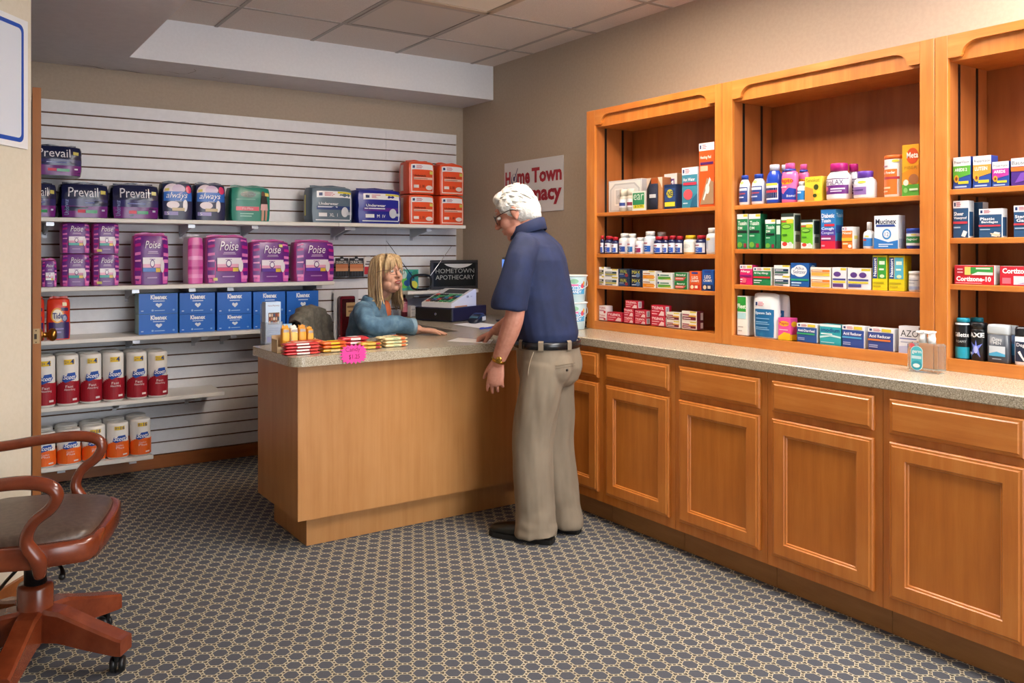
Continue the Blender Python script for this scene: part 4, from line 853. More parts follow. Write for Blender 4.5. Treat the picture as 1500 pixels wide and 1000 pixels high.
R(ZB[2], 1158.3, 1185, 385, C('1f5aa4', [('e', .12, .42, .9, .92, 'e6ecf2'), ('e', .02, .5, .3, .8, 'e6ecf2'), ('t', .2, .72, .8, .84, '2a4a84', 'Alka'), ('t', .14, .56, .86, .70, '2a4a84', 'Seltzer'), ('r', 0, .26, 1, .34, '2f9a78'), ('r', .06, .14, .6, .2, 'b8d4ec'), ('r', .06, .05, .5, .09, 'b8d4ec')], side='1c4c8c', right=[('e', .1, .5, .9, .9, 'c4d4e4')]), 'medicine_box', 'square blue seltzer box with a white burst', bxs, AG, D=.055)
OB = [('r', 0, .76, 1, 1, 'e8e6e2'), ('r', .04, .52, .95, .74, 'd97a2a'), ('r', .04, .1, .95, .48, 'e8a84c'), ('p', [(.4, .1), (.95, .1), (.95, .34)], 'e0c83a'), ('r', .08, .58, .6, .68, 'f8e0c4')]
R(ZB[2], 1187.5, 1217, [405.5, 391.5], C('e8e4dc', OB), 'medicine_box', ['lower box of the white and orange pair right of the blue seltzer box', 'upper box of the white and orange pair right of the blue seltzer box'], bxs, AG, D=.045)
PU = [('r', .6, .86, .98, .97, 'd8c43a'), ('e', .1, .56, .62, .8, '5a3a84'), ('r', .05, .40, .95, .48, '4a4a8c'), ('r', .05, .28, .95, .36, 'dcc83a'), ('r', .05, .08, .8, .24, '5a3a78')]
R(ZB[2], 1219, 1240, 391.5, C('e4e2e8', PU), 'medicine_box', 'narrow white and purple box with one capsule picture', bxs, AG, D=.045)
R(ZB[2], 1241.5, 1276, 392.5, C('e4e2e8', [('r', .6, .86, .98, .97, 'd8c43a'), ('e', .12, .54, .42, .80, '5a3a84'), ('e', .5, .54, .82, .80, '5a3a84'), ('r', .04, .40, .9, .48, '4a4a8c'), ('r', .04, .28, .9, .36, 'dcc83a'), ('r', .04, .1, .6, .24, '4a4a8c')], side='d4d2d8'), 'medicine_box', 'wide white and purple box with two capsule pictures', bxs, AG, D=.045)
for a, b, y, c2, lab in ((1278, 1299.5, 374, '3a9a3c', 'tall yellow box with a green panel'), (1302, 1325, 374.5, '58b4cc', 'tall yellow box with a light blue panel')):
    R(ZB[2], a, b, y, C('e4d21c', [('r', .02, .34, .34, .95, '1f3f84'), ('t', .08, .4, .28, .92, 'f0f4f8', 'Nasacort', 'bV'), ('r', .38, .34, .95, .95, c2), ('r', .48, .74, .86, .84, 'dcecd8'), ('r', .48, .58, .8, .63, 'dcecd8'), ('e', .52, .36, .84, .46, 'cfe4b8'), ('r', .08, .2, .8, .24, 'b8a41c'), ('r', .08, .1, .6, .14, 'b8a41c')], side='dccb20'), 'allergy_spray_box', lab, bxs, AG, D=.05)
R(ZB[2], 1327.5, 1346.5, 397, B('e6e6e8', 'e8e8ea', [('r', .02, .1, .98, .68, 'dcdee4'), ('r', .02, .1, .98, .26, 'a8b4d4'), ('r', .1, .54, .8, .58, '8a90a4'), ('r', .1, .4, .6, .44, 'a4a8b8')], [(0, 0), (.94, 0), (1, .03), (1, .8), (.96, .82)], .82, 1.06), 'supplement_tub', 'white tub with pale label at the right end of the third shelf', 'tub', AG, D=.06)
BG2 = 'stomach remedies on the bottom shelf of the middle cabinet'
R(ZB0 + .004, 1080, 1095, 433.5, C('e6e6e2', [('r', .02, .6, .86, .98, '2a9a3a'), ('t', .04, .68, .84, .80, 'f0f8f0', 'Fleet', 'b'), ('r', .02, .42, .86, .58, 'a8d4dc'), ('r', .1, .2, .6, .23, 'b8b8b4'), ('r', .1, .1, .5, .13, 'b8b8b4')], side='d6d6d4'), 'enema_box', 'tall white box with a green top at the left end of the bottom shelf', bxs, BG2, D=.05)
EP = [('r', .1, .02, .9, .66, '1f6aa0'), ('t', .16, .52, .82, .60, 'dceaf4', 'Epsom Salt', 'b')] + logo(.08, .7, .92, .86)[1:] + lines(.18, .75, (.42, .34, .3, .22, .18), '8cb8d8', .015)
R(ZB0 + .004, 1100.5, 1138, 429, P('dfe1e4', EP, side='d0d3d8', seed=40, puff=.6, taper=-.0, wr=.002, fin=False), 'epsom_salt_pouch', 'white and blue salt pouch standing in front', 'pouch', BG2, D=.045, front=-.285)
R(ZB0 + .004, 1122, 1152, 431, P('dfe1e4', EP, side='d0d3d8', seed=41, puff=.6, wr=.002, fin=False), 'epsom_salt_pouch', 'white and blue salt pouch leaning behind the front one', 'pouch', BG2, D=.045, front=-.235)
R(ZB0 + .003, 1140, 1158, 465.5, C('e0509c', [('e', .05, .62, .9, .86, 'e8b020'), ('t', .1, .66, .86, .82, 'c02048', 'Pepto', 'b'), ('p', [(.0, .0), (1, 0), (1, .3), (.5, .36), (0, .14)], 'e8c020'), ('r', .1, .44, .8, .48, 'f8d0e4')], side='d84890', right=[('e', .1, .6, .9, .85, 'e8b020'), ('r', 0, 0, 1, .25, 'e8c020')]), 'antacid_box', 'small pink and yellow antacid box', bxs, BG2, D=.05)
def acid(c, word, st, w2): return logo(0, .80, 1, 1) + [('r', .55, .84, .92, .97, 'd8c43a'), ('t', .06, .56, .9, .70, 'eef2fa', word, 'b'), ('r', 0, .42, .9, .5, st), ('r', .06, .2, .4, .24, 'a8b4d8'), ('r', .06, .12, .4, .16, 'a8b4d8')]
R(ZB0 + .003, 1167.5, 1197, 474, C('26549c', acid('', 'Anti-Diarrheal', '3aa86c', ''), side='dfe2e6'), 'antacid_box', 'blue anti-diarrhea box with a green stripe', bxs, BG2, D=.045)
R(ZB0 + .002, 1201, 1232, 475, C('2aa6b4', [('r', 0, .88, 1, 1, 'e0eceE'.lower()), ('t', .06, .62, .94, .82, '1f4a8c', 'imodium', 'b'), ('p', [(0, .4), (.6, .5), (1, .44), (1, .36), (.5, .42), (0, .3)], 'b8e4e8'), ('r', .06, .5, .6, .56, 'd8f0f2'), ('r', .06, .1, .7, .14, 'b0e0e4')], side='2492a0'), 'antacid_box', 'turquoise box between two blue boxes', bxs, BG2, D=.045)
R(ZB0 + .001, 1233.8, 1266, 477, C('2c4c9c', acid('', 'Acid Reducer', '4a9ad0', ''), side='dfe2e6'), 'antacid_box', 'blue acid reducer box with a light blue stripe', bxs, BG2, D=.045)
R(ZB0 + .001, 1271.5, 1309, 480.5, C('35488f', acid('', 'Acid Reducer', 'd8763a', ''), side='dfe2e6'), 'antacid_box', 'blue acid reducer box with an orange stripe', bxs, BG2, D=.045)
R(ZB0 + .001, 1316.5, 1346, 478, C('dfe0e8', [('t', .1, .62, .98, .86, '1c1f30', 'AZO'), ('r', .06, .52, .9, .56, '6a74b0'), ('p', [(0, 0), (1, 0), (1, .34), (0, .24)], 'b4bcdc'), ('r', .1, .4, .7, .43, '9aa0c0')]), 'urinary_relief_box', 'white and lavender box at the right end behind the sanitizer', bxs, BG2, D=.045)
# ================================================================== RIGHT CABINET
RG1 = 'eye vitamin boxes'
def eye(c, w): return [('r', 0, .72, 1, 1, 'e6e8ea'), ('t', .06, .78, .94, .90, '3a4050', 'PreserVision'), ('p', [(0, .3), (1, .44), (1, .72), (0, .72)], c), ('t', .1, .54, .8, .66, 'f0f4f0', w, 'b'), ('r', 0, 0, 1, .14, '24489c'), ('e', .06, .2, .34, .44, 'd8a82c'), ('e', .13, .26, .27, .38, '8c3a1c'), ('r', .3, .15, .9, .24, 'd8c43a'), ('r', .1, .04, .8, .09, 'a8bce0')]
R(ZCc[0], 1393.5, 1422, 230, C('2a4ca0', eye('5aa83a', 'AREDS 2'), side='24408c'), 'eye_vitamin_box', 'green, white and blue eye vitamin box next to the cabinet side', bxs, RG1, D=.05)
R(ZCc[0], 1425.5, 1452, 228, C('2a4ca0', eye('e09a3a', 'LUTEIN'), side='24408c'), 'eye_vitamin_box', 'orange, white and blue eye vitamin box', bxs, RG1, D=.05)
R(ZCc[0], 1453.5, 1478, 236.5, C('2a4ca0', eye('b83a9c', 'AREDS'), side='24408c'), 'eye_vitamin_box', 'shorter magenta, white and blue eye vitamin box', bxs, RG1, D=.05)
R(ZCc[0], 1481, 1510, 231, C('4a2a84', [('r', 0, .7, 1, 1, 'e6e6ea'), ('t', .05, .76, .9, .9, '3a4050', 'Bausch'), ('r', 0, .52, 1, .68, 'd8702c'), ('p', [(.2, .1), (.95, .2), (.95, .5), (.5, .44)], '7a4ab4')], side='24408c'), 'eye_vitamin_box', 'purple and orange box cut by the right edge on the top shelf', bxs, RG1, D=.05)
RG2 = 'wound care boxes'
def gauze(a, b): return logo(0, .8, 1, 1) + [('t', .06, .6, .7, .7, 'f0f2f6', a, 'b'), ('t', .06, .48, .9, .58, 'f0f2f6', b, 'b'), ('r', .0, .38, .95, .44, 'c23a48'), ('r', .06, .26, .5, .3, '9ab0c4'), ('p', [(.55, .05), (.8, .02), (.95, .16), (.7, .2)], 'e4e2de')]
R(ZCc[1], 1388.6, 1419, 294, C('2a527c', gauze('Sheer', 'Waterproof'), side='dfe3e6', right=[('r', .1, .05, .8, .7, '2a527c')]), 'bandage_box', 'navy and white waterproof bandage box next to the cabinet side', bxs, RG2, D=.04)
R(ZCc[1], 1424, 1440, 296, C('2a527c', gauze('', '  Pads') if False else [('r', .1, .05, .8, .6, '24446c')], side='dfe3e6'), 'bandage_box', 'navy bandage box mostly hidden in the second row', bxs, RG2, D=.04, front=-.23)
R(ZCc[1], 1434, 1468, 305.5, C('2a527c', gauze('Plastic', 'Bandages') + [('p', [(.5, .16), (.56, .1), (.92, .02), (.96, .1)], 'e0c8a8')], side='dfe3e6', right=[('r', .1, .05, .8, .7, '2a527c')]), 'bandage_box', 'navy and white plastic bandage box, shorter', bxs, RG2, D=.04)
R(ZCc[1], 1485, 1520, 300.5, C('2a527c', gauze('Sterile', 'Gauze'), side='dfe3e6'), 'bandage_box', 'navy and white sterile gauze box cut by the right edge', bxs, RG2, D=.04)
RG3 = 'red itch cream boxes'
R(ZCc[2], 1398, 1457, 388.5, C('cc2034', [('t', .05, .16, .92, .42, 'f6eef0', 'Cortizone-10', 'B'), ('p', [(.3, .56), (.42, .9), (.97, .94), (.97, .56)], '3a9a44'), ('r', .55, .8, .9, .88, 'd4ecd4'), ('r', .05, .52, .25, .88, 'b81c30'), ('r', .08, .6, .22, .66, 'f0b8c0'), ('r', .08, .76, .22, .82, 'f0b8c0'), ('r', .27, .5, .42, .92, 'd8cc6a'), ('p', [(.42, .5), (.97, .5), (.97, .64), (.6, .66)], 'e8e4da'), ('r', .04, .06, .7, .09, 'f0b8c0')], side='d8d4d4'), 'itch_cream_box', 'long red itch cream box with a green corner', bxs, RG3, D=.04)
R(ZCc[2], 1464.5, 1530, 390, C('cc2034', [('t', .06, .62, .92, .90, 'f6eef0', 'Cortizone-10', 'B'), ('r', .32, .06, .97, .5, 'e4dce4'), ('p', [(.4, .08), (.9, .08), (.97, .46)], 'b8a8d0'), ('r', .06, .1, .26, .4, 'e07484')], side='d8d4d4'), 'itch_cream_box', 'long red itch cream box cut by the right edge', bxs, RG3, D=.04)
RG4 = 'toiletries on the bottom shelf of the right cabinet'
Zb = .9505
sp = [(0, 0), (.95, 0), (1, .02), (1, .84), (.9, .89), (.84, .9)]
GL = [('r', .0, .03, 1, .3, '1f9ab4'), ('t', .14, .50, .95, .70, 'eef0f2', 'Gillette', 'b'), ('t', .3, .40, .8, .47, 'c0c8cc', 'FOAMY'), ('r', .0, .84, 1, .88, 'dfe6ea')]
R(Zb, 1390.5, 1417, 465.5, B('15171c', '1f9ab4', GL, sp, .88, .86), 'shaving_foam_can', 'black and turquoise shaving foam can with turquoise cap, in front', 'can', RG4, D=.05, front=-.285)
R(Zb, 1416, 1437, 465, B('15171c', '1f9ab4', [], sp, .88, .86), 'shaving_foam_can', 'shaving foam can in the second row, only its turquoise cap clear', 'can', RG4, D=.05, front=-.215)
AX = [('t', .1, .62, .9, .74, 'd8dce0', 'AXE', 'B'), ('p', [(.2, .1), (.36, .34), (.22, .5), (.45, .4), (.5, .56), (.56, .4), (.8, .46), (.62, .32), (.7, .1), (.5, .24)], '6a7ad4'), ('e', .4, .2, .6, .4, 'aab4ec'), ('t', .05, .16, .3, .24, 'e0e4e8', '48h')]
R(Zb, 1418, 1441, 472.5, B('17181c', '121316', AX, [(0, 0), (.95, 0), (1, .02), (1, .8), (1, .82)], .825, .99), 'body_spray_can', 'black body spray can with a blue burst', 'can', RG4, D=.05, front=-.285)
def stick(lower, upper, pr):
    def mk(W, H, D):
        mb = MB(); D2 = W * .5
        def sec(k, z): return [(W / 2 * k * math.copysign(abs(math.cos(a)) ** .6, math.cos(a)), D2 / 2 + D2 / 2 * k * math.copysign(abs(math.sin(a)) ** .6, math.sin(a)), z) for a in [2 * PI * j / 24 for j in range(24)]]
        mb.loft([sec(.9, 0), sec(.97, .03 * H), sec(1, .1 * H), sec(1, .74 * H)], mat(lower, .35))
        prints(mb, lambda u, v, off: Vector((-W / 2 + u * W, -off + D2 / 2 * (1 - (1 - abs(2 * u - 1) ** 3.3) ** .3), v * H)), W, H, pr)
        c = MB(); c.loft([sec(1.0, .742 * H), sec(1.02, .78 * H), sec(1.02, .93 * H), sec(.92, .985 * H), sec(.6, H)], mat(upper, .2, 0, .5, 0))
        return [(None, mb), ('cap', c)]
    return mk
R(Zb, 1444, 1477, 475, stick('3d434c', 'b4bcc2', [('t', .3, .56, .72, .66, 'e6e8ea', 'Dove'), ('t', .34, .48, .68, .55, 'e6e8ea', 'MEN'), ('r', .14, .22, .86, .44, 'c4cdd6'), ('p', [(.14, .24), (.5, .3), (.86, .24), (.86, .18), (.14, .18)], '4aa4cc'), ('r', .3, .1, .7, .12, 'a8b0b8')]), 'deodorant_stick', 'dark grey deodorant stick with clear grey cap', 'deodorant', RG4, D=.04, front=-.285)
R(Zb, 1468, 1490, 476, stick('2a4c74', 'b8c0c8', [('r', .1, .2, .9, .5, '3a8ac0')]), 'deodorant_stick', 'blue deodorant stick in the second row between two others', 'deodorant', RG4, D=.04, front=-.225)
R(Zb, 1484.5, 1515, 479, stick('e2e4e8', '1c1e24', [('r', .06, .1, .94, .62, '1f2a44'), ('t', .14, .46, .9, .58, 'e4e8f0', 'Degree', 'b'), ('p', [(.2, .34), (.32, .38), (.5, .2), (.8, .44), (.5, .12)], 'e8ecf0')]), 'deodorant_stick', 'white and black deodorant stick cut by the right edge', 'deodorant', RG4, D=.04, front=-.285)
# ================================================================== ON AND AROUND THE FRONT COUNTER
def cz(x, y, z=HF): return onp(x, y, 'Z', z)
HFt = HF + .0006
# brochure holder and its brochures
c = cz(401, 504); t = empty('brochure_holder', (c.x, c.y, HFt), .12)
tag(t, 'clear acrylic brochure holder at the left end of the front counter', 'brochure holder')
AC = mat('dfe8f2', .06, 0, .5, .75)
mb = MB(); mb.box(-.047, -.004, 0, .047, 0, .11, AC, .001); mb.box(-.047, .0, 0, -.044, .05, .11, AC); mb.box(.044, .0, 0, .047, .05, .11, AC); mb.box(-.044, .0, 0, .044, .05, .004, AC); mb.build('pocket', t)
mb = MB(); mb.box(-.047, .05, 0, .047, .054, .20, AC, .001); mb.build('back_plate', t)
mb = MB(); mb.box(-.042, 0, 0, .042, .040, .205, mat('b9cfe8', .5), .001)
prints(mb, lambda u, v, o_: Vector((-.042 + .084 * u, -o_, .205 * v)), .084, .205, [('r', .02, .01, .98, .99, 'bcd3ec'), ('t', .15, .88, .9, .93, '7a2a3a', 'Home Pharmacy'), ('r', .18, .45, .9, .74, '6b5548')] +
    [('e', .2 + .14 * (k % 5), .46 + .09 * (k // 5), .31 + .14 * (k % 5), .54 + .09 * (k // 5), ('c8a890', '8a3a34', 'd8d0c4', '4a5a74', 'b87a5a')[(k * 3 + k // 5) % 5]) for k in range(15)] + [('r', .1, .2 + .05 * k, .88, .215 + .05 * k, '8fa4d4') for k in range(4)] + [('r', .05, .03, .95, .16, '7f86c8')])
tag(mb.build('brochure', None, (c.x - .0006, c.y + .0052, HFt + .0048), .12), 'light blue brochure with a photo strip standing in the clear holder', 'brochure')
c = cz(423, 491); mb = MB(); mb.box(-.03, 0, 0, .03, .03, .045, mat('d9dce0', .5), .002); mb.box(-.026, .012, .045, .026, .02, .062, mat('9fc8e4', .5)); mb.box(-.024, -.0006, .006, .024, .0, .04, mat('c4c8cc', .5))
tag(mb.build('card_holder', None, (c.x, c.y, HFt), .1), 'small white card holder behind the snack packets', 'card holder')
# upright snack packets
def packet(W, H, D, seed, cols):
    return P(cols[0], [('p', [(.02, .5), (.98, .38), (.98, .8), (.02, .9)], cols[1]), ('e', .3, .16, 1.0, .40, cols[2]), ('p', [(.02, .02), (.98, .02), (.98, .16), (.02, .3)], 'e8e0d0'), ('r', .1, .84, .9, .95, 'a8a09a')], seed=seed, puff=.18, wr=.002)(W, H, D)
for i, (a, b, y, cs) in enumerate(((414, 425, 480, ('e8a02a', 'f0c04c', '5a86c0')), (426, 437, 479.5, ('ece4d8', 'f0c868', 'a8b8c8')), (438, 449.5, 479, ('d8902a', 'e8a83a', '3a6ab0')), (450.5, 460, 481.5, ('e09a2c', 'e8b04c', '3a6ab0')))):
    put('b', HFt, a, b, y, lambda W, H, D, i=i, cs=cs: packet(W, H, D, 50 + i, cs), 'snack_packet',
        ('upright orange and white snack packet, leftmost of the four by the brochures', 'upright white and yellow snack packet, second of the four by the brochures', 'upright orange snack packet with a blue oval, third of the four', 'upright orange snack packet, rightmost of the four, next to the jacket')[i], 'snack packet', 'upright snack packets', front=-1.66, D=.035)
mb = MB(); a, b = onp(406, 500, 'Y', -1.67).x, onp(462, 500, 'Y', -1.67).x; m = mat('c9b08c', .7)
mb.box(a, -1.672, 0, b, -1.669, .028, m); mb.box(a, -1.60, 0, b, -1.597, .075, m); mb.box(a, -1.669, 0, a + .003, -1.60, .06, m); mb.box(b - .003, -1.669, 0, b, -1.60, .06, m)
mb.v = [(x, y, z + HFt) for x, y, z in mb.v]
tag(fixn(mb.build('display_tray')), 'open brown cardboard tray holding the four upright snack packets', 'tray')
# wrapped bars
def bar(L, W, H, cols, word=None, wc='f4f0e8', seed=0):
    mb = MB(); n = 11; R = []
    ts = [(-.5, .3, 1.0), (-.455, .35, 1.0), (-.44, .9, .94), (-.42, 1, .96)] + [(-.36 + .72 * k / 6, 1 + .03 * math.sin(k * 2 + seed), .97) for k in range(7)] + [(.42, 1, .96), (.44, .9, .94), (.455, .35, 1.0), (.5, .3, 1.0)]
    for s, hh, ww in ts:
        R.append([(s * L, W / 2 * ww * math.copysign(abs(math.cos(a)) ** .5, math.cos(a)), H * .5 + H * .46 * hh * math.copysign(abs(math.sin(a)) ** .6, math.sin(a))) for a in [2 * PI * j / 16 for j in range(16)]])
    mb.loft(R, mat(cols[0], .3))
    top = lambda u, v, o_: Vector((-.42 * L + .84 * L * u, -.46 * W + .92 * W * v, H * .985 + o_))
    fr = lambda u, v, o_: Vector((-.42 * L + .84 * L * u, -W * .5 - o_ * .5 - .0004, H * .15 + H * .7 * v))
    pr = [('r', .3, .1, .72, .9, cols[1])]
    if len(cols) > 2: pr.append(('r', .75, .06, .98, .94, cols[2]))
    if word: pr.append(('t', .08, .2, .9, .8, wc, word, 'b'))
    prints(mb, top, .84 * L, W, pr); prints(mb, fr, .84 * L, H * .7, pr)
    return mb
def bars(px, py, yf, L, W, H, n, cols, word, labs, group, name='candy_bar', wc='f4f0e8', z0=0, rz=0.0):
    x = onp(px, py, 'Y', yf).x
    for k in range(n):
        mb = bar(L, W, H, cols, word, wc, k)
        o = fixn(mb.build(name, None, (x + random.uniform(-.004, .004), yf + W / 2 + random.uniform(-.002, .002), HFt + z0 + k * (H + .0004)), rz + random.uniform(-.03, .03)))
        tag(o, labs[k], 'candy bar', group)
n3 = ('bottom', 'second', 'third', 'topmost')
bars(444, 515, -1.79, .172, .05, .0135, 4, ('c42028', 'e9dedc', 'd83a2c'), 'KitKat', ['red wafer bar in the counter corner stack, ' + q + ' of the four' for q in n3], 'red wafer bars', wc='f4f0ee')
bars(450, 505, -1.728, .165, .05, .0135, 4, ('cc3a22', 'd8502c', 'e07a3a'), None, ['red wafer bar in the stack behind the corner stack, ' + q + ' of the four' for q in n3], 'red wafer bars')
bars(491, 508, -1.775, .125, .06, .016, 1, ('d8a83a', 'e8d8a0', 'c88a2c'), None, ['gold wrapped bar lying under the orange cup packages'], 'gold wrapped bars')
bars(491, 500, -1.775, .125, .062, .016, 2, ('e2661c', 'e8c52a', 'd85a1c'), "Reese's", ['orange peanut butter cup package, lower of the two', 'orange peanut butter cup package, upper of the two'], 'orange cup packages', wc='f0d020', z0=.0165)
bars(545, 500, -1.765, .11, .05, .0165, 2, ('cf9c2c', 'e0bc54', '9c1f28'), None, ['gold and red wrapped bar behind the pink price sign, lower one', 'gold and red wrapped bar behind the pink price sign, upper one'], 'gold wrapped bars')
bars(581, 500, -1.745, .125, .05, .0155, 3, ('ead9a4', 'c9d2a8', 'd8703a'), 'PayDay', ['cream and orange peanut bar in the rightmost candy stack, ' + q + ' one' for q in ('bottom', 'middle', 'top')], 'cream peanut bars', wc='4a7a4c')
bars(573, 493, -1.69, .125, .05, .0155, 3, ('ead9a4', 'e0d4ac', 'd8703a'), None, ['cream peanut bar in the stack behind the rightmost one, ' + q + ' one' for q in ('bottom', 'middle', 'top')], 'cream peanut bars')
bars(521, 500, -1.70, .145, .06, .018, 3, ('c41f2c', 'e4d8d8', 'b81a28'), None, ['red candy bag behind the pink price sign, ' + q + ' of the three' for q in ('lowest', 'middle', 'topmost')], 'red candy bags', 'candy_bag')
# pink price sign
a = onp(498, 515, 'Y', -1.872); b = onp(538, 531, 'Y', -1.872); top = onp(518, 504, 'Y', -1.872)
W, H = b.x - a.x, top.z - b.z; mb = MB(); pk = mat('ec3f9e', .5); poly = []
for k in range(40):
    q = 2 * PI * k / 40; e = (1.02 if k % 2 else .80) * (1 + .03 * math.sin(k * 3.7)); ex = 3.2
    den = (abs(math.cos(q)) ** ex + abs(math.sin(q)) ** ex) ** (-1 / ex); poly.append((W / 2 * e * den * math.cos(q), H / 2 * e * den * math.sin(q)))
mb.prism(poly, pk, lambda x, z: (x, 0, z), lambda x, z: (x, -.0009, z))
prints(mb, lambda u, v, o_: Vector((-W / 2 + W * u, -.0009 - o_, -H / 2 + H * v)), W, H, [('t', .2, .56, .74, .86, '8c1a4c', 'Candy'), ('t', .32, .22, .72, .48, '8c1a4c', '$1.25')])
tag(fixn(mb.build('price_sign', None, ((a.x + b.x) / 2, -1.8705, (top.z + b.z) / 2))), 'hot pink starburst price sign for candy on the front counter edge', 'sign')
# papers and pen
def sheet(px, z, name, label, cat, th=.0006):
    Pp = [cz(x, y, z) for x, y in px]; ctr = sum(Pp, Vector()) / len(Pp); mb = MB()
    mb.prism([(p.x - ctr.x, p.y - ctr.y) for p in Pp], mat('e4e6ea', .6), lambda x, y: (x, y, 0), lambda x, y: (x, y, th))
    return tag(fixn(mb.build(name, None, ctr)), label, cat)
sheet([(655, 499.5), (671, 494.6), (722, 497.5), (718, 503)], HFt, 'paper_sheet', 'white paper sheet on the counter under the man\'s right hand', 'paper')
sheet([(664, 475), (697, 471.5), (727, 475.5), (706, 481)], HFt, 'paper_sheet', 'white paper sheet in front of the card terminal', 'paper')
p0, p1 = cz(703, 481.5, HF + .005), cz(723, 479.5, HF + .005); mb = MB(); d = p1 - p0
mb.tube([((0, 0, 0), .0045), (d * .5, .005), (d * .93, .0045), (d, .0012)], mat('2a3fb0', .35), 10, 2)
pn = mb.build('pen', None, p0 + Vector((0, 0, .0012)))
cp = MB(); cp.tube([(Vector((0, 0, .0055)) + d * .02, .0012), (Vector((0, 0, .0062)) + d * .3, .0012)], mat('1c2a80', .3), 6, 1); cp.build('clip', pn)
tag(pn, 'blue pen lying at the edge of the white paper sheet', 'pen')
# cash drawer, register, terminal, monitor
c = cz(663, 472.5); rz = .41
t = empty('cash_box', (c.x, c.y, HFt), rz); tag(t, 'black and navy cash drawer on the back counter', 'cash drawer')
mb = MB(); mb.box(0, 0, .004, .42, .30, .092, mat('1d1d3c', .35), .004); mb.build('case', t)
mb = MB(); mb.box(-.006, .006, .012, -.0005, .294, .086, mat('15140f', .5), .002); f = mb.build('drawer', t)
mb = MB(); R_ = [[(-.0065 - a, .13 + r * math.cos(q), .05 + r * math.sin(q)) for q in [2 * PI * k / 14 for k in range(14)]] for r, a in ((.009, 0), (.009, .003), (.006, .004))]; mb.loft(R_, M['chrome']); fixn(mb.build('lock', f))
for x in (.04, .38):
    for y in (.04, .26):
        mb = MB(); mb.lathe([(.01, 0), (.01, .0045)], M['black'], 10, x, y); mb.build('foot', t)
q = Matrix.Rotation(rz, 4, 'Z'); rg = empty('cash_register', c + q @ Vector((.01, .015, 0)) + Vector((0, 0, .0936)), rz)
tag(rg, 'white cash register keypad sitting on the black cash drawer', 'cash register')
wm = mat('d9d9de', .4); mb = MB()
mb.prism([(0, 0), (.30, 0), (.30, .112), (.275, .112), (0, .028)], wm, lambda x, z: (x, 0, z), lambda x, z: (x, .24, z))
prints(mb, lambda u, v, o_: Vector((.30 * u, -o_, .112 * v)), .30, .112, [('t', .58, .52, .72, .64, '2a3050', 'ER', 'b'), ('t', .74, .54, .84, .62, '8a90a4', '150'), ('r', .12, .01, .62, .08, 'c88a5a')]); fixn(mb.build('housing', rg))
tp = lambda u, v, o_: Vector((.008 + .264 * u - .29 * o_, .24 * (1 - v), .0304 + .0807 * u + .956 * o_))
mb = MB(); prints(mb, lambda u, v, o_: tp(u, v, o_), .27, .24, [('r', .02, .04, .62, .96, 'cfcabc'), ('r', .66, .2, .95, .9, '2c2f34')]); fixn(mb.build('key_bed', rg))
KC = ('c8483a', '3a9a54', '26282c', '26282c', '3a8a5c', '2f6fae', '26282c', '3aa07a')
for i in range(5):
    for j in range(6):
        mb = MB(); u0, v0 = .05 + .11 * i, .08 + .145 * j; k = KC[(i * 2 + j * 3) % 8]
        pts = [tp(u, v, o_) for o_ in (.0018, .006) for u, v in ((u0, v0), (u0 + .085, v0), (u0 + .085, v0 + .11), (u0, v0 + .11))]
        mb.add(pts, [(3, 2, 1, 0), (4, 5, 6, 7), (0, 1, 5, 4), (1, 2, 6, 5), (2, 3, 7, 6), (3, 0, 4, 7)], mat(k, .4)); fixn(mb.build('key', rg))
c = cz(692, 474); t = empty('card_terminal', (c.x, c.y, HFt), .62); tag(t, 'dark handheld card terminal with a white label in front of the cash drawer', 'card terminal')
mb = MB(); R_ = []
for x, w, h in ((0, .018, .018), (.012, .034, .03), (.05, .04, .045), (.10, .042, .058), (.15, .038, .055), (.165, .026, .04)):
    R_.append([(x, w * math.copysign(abs(math.cos(a)) ** .6, math.cos(a)), h / 2 + h / 2 * math.copysign(abs(math.sin(a)) ** .6, math.sin(a))) for a in [2 * PI * k / 16 for k in range(16)]])
mb.loft(R_, mat('171b2c', .35)); fixn(mb.build('body', t))
mb = MB(); mb.box(.075, -.0435, .014, .135, -.0405, .04, mat('d6d9de', .5)); mb.build('label', t)
mb = MB(); mb.box(.02, -.024, .034, .07, .024, .0445, mat('4a6a7c', .3)); mb.build('display', t)
mb = MB(); mb.box(.085, -.026, .0535, .14, .026, .0595, mat('2a3d78', .4), .002); mb.build('keypad', t)
a = onp(720, 420, 'Y', -.80); t = empty('monitor', (a.x + .09, -.86, HFt), 1.05); tag(t, 'black computer monitor partly hidden behind the standing man', 'monitor')
mb = MB(); mb.box(-.24, -.012, .11, .24, .012, .42, M['black'], .004); mb.build('screen_housing', t)
mb = MB(); mb.box(-.225, .0125, .125, .225, .0135, .405, mat('4a78c8', .3, 0, .5, 0, .8)); mb.build('screen', t)
mb = MB(); mb.box(-.03, -.034, .012, .03, -.0125, .25, M['black']); mb.build('stand', t); mb = MB(); mb.lathe([(.1, 0), (.1, .008), (.05, .012)], M['black'], 24, 0, -.02); mb.build('base', t)
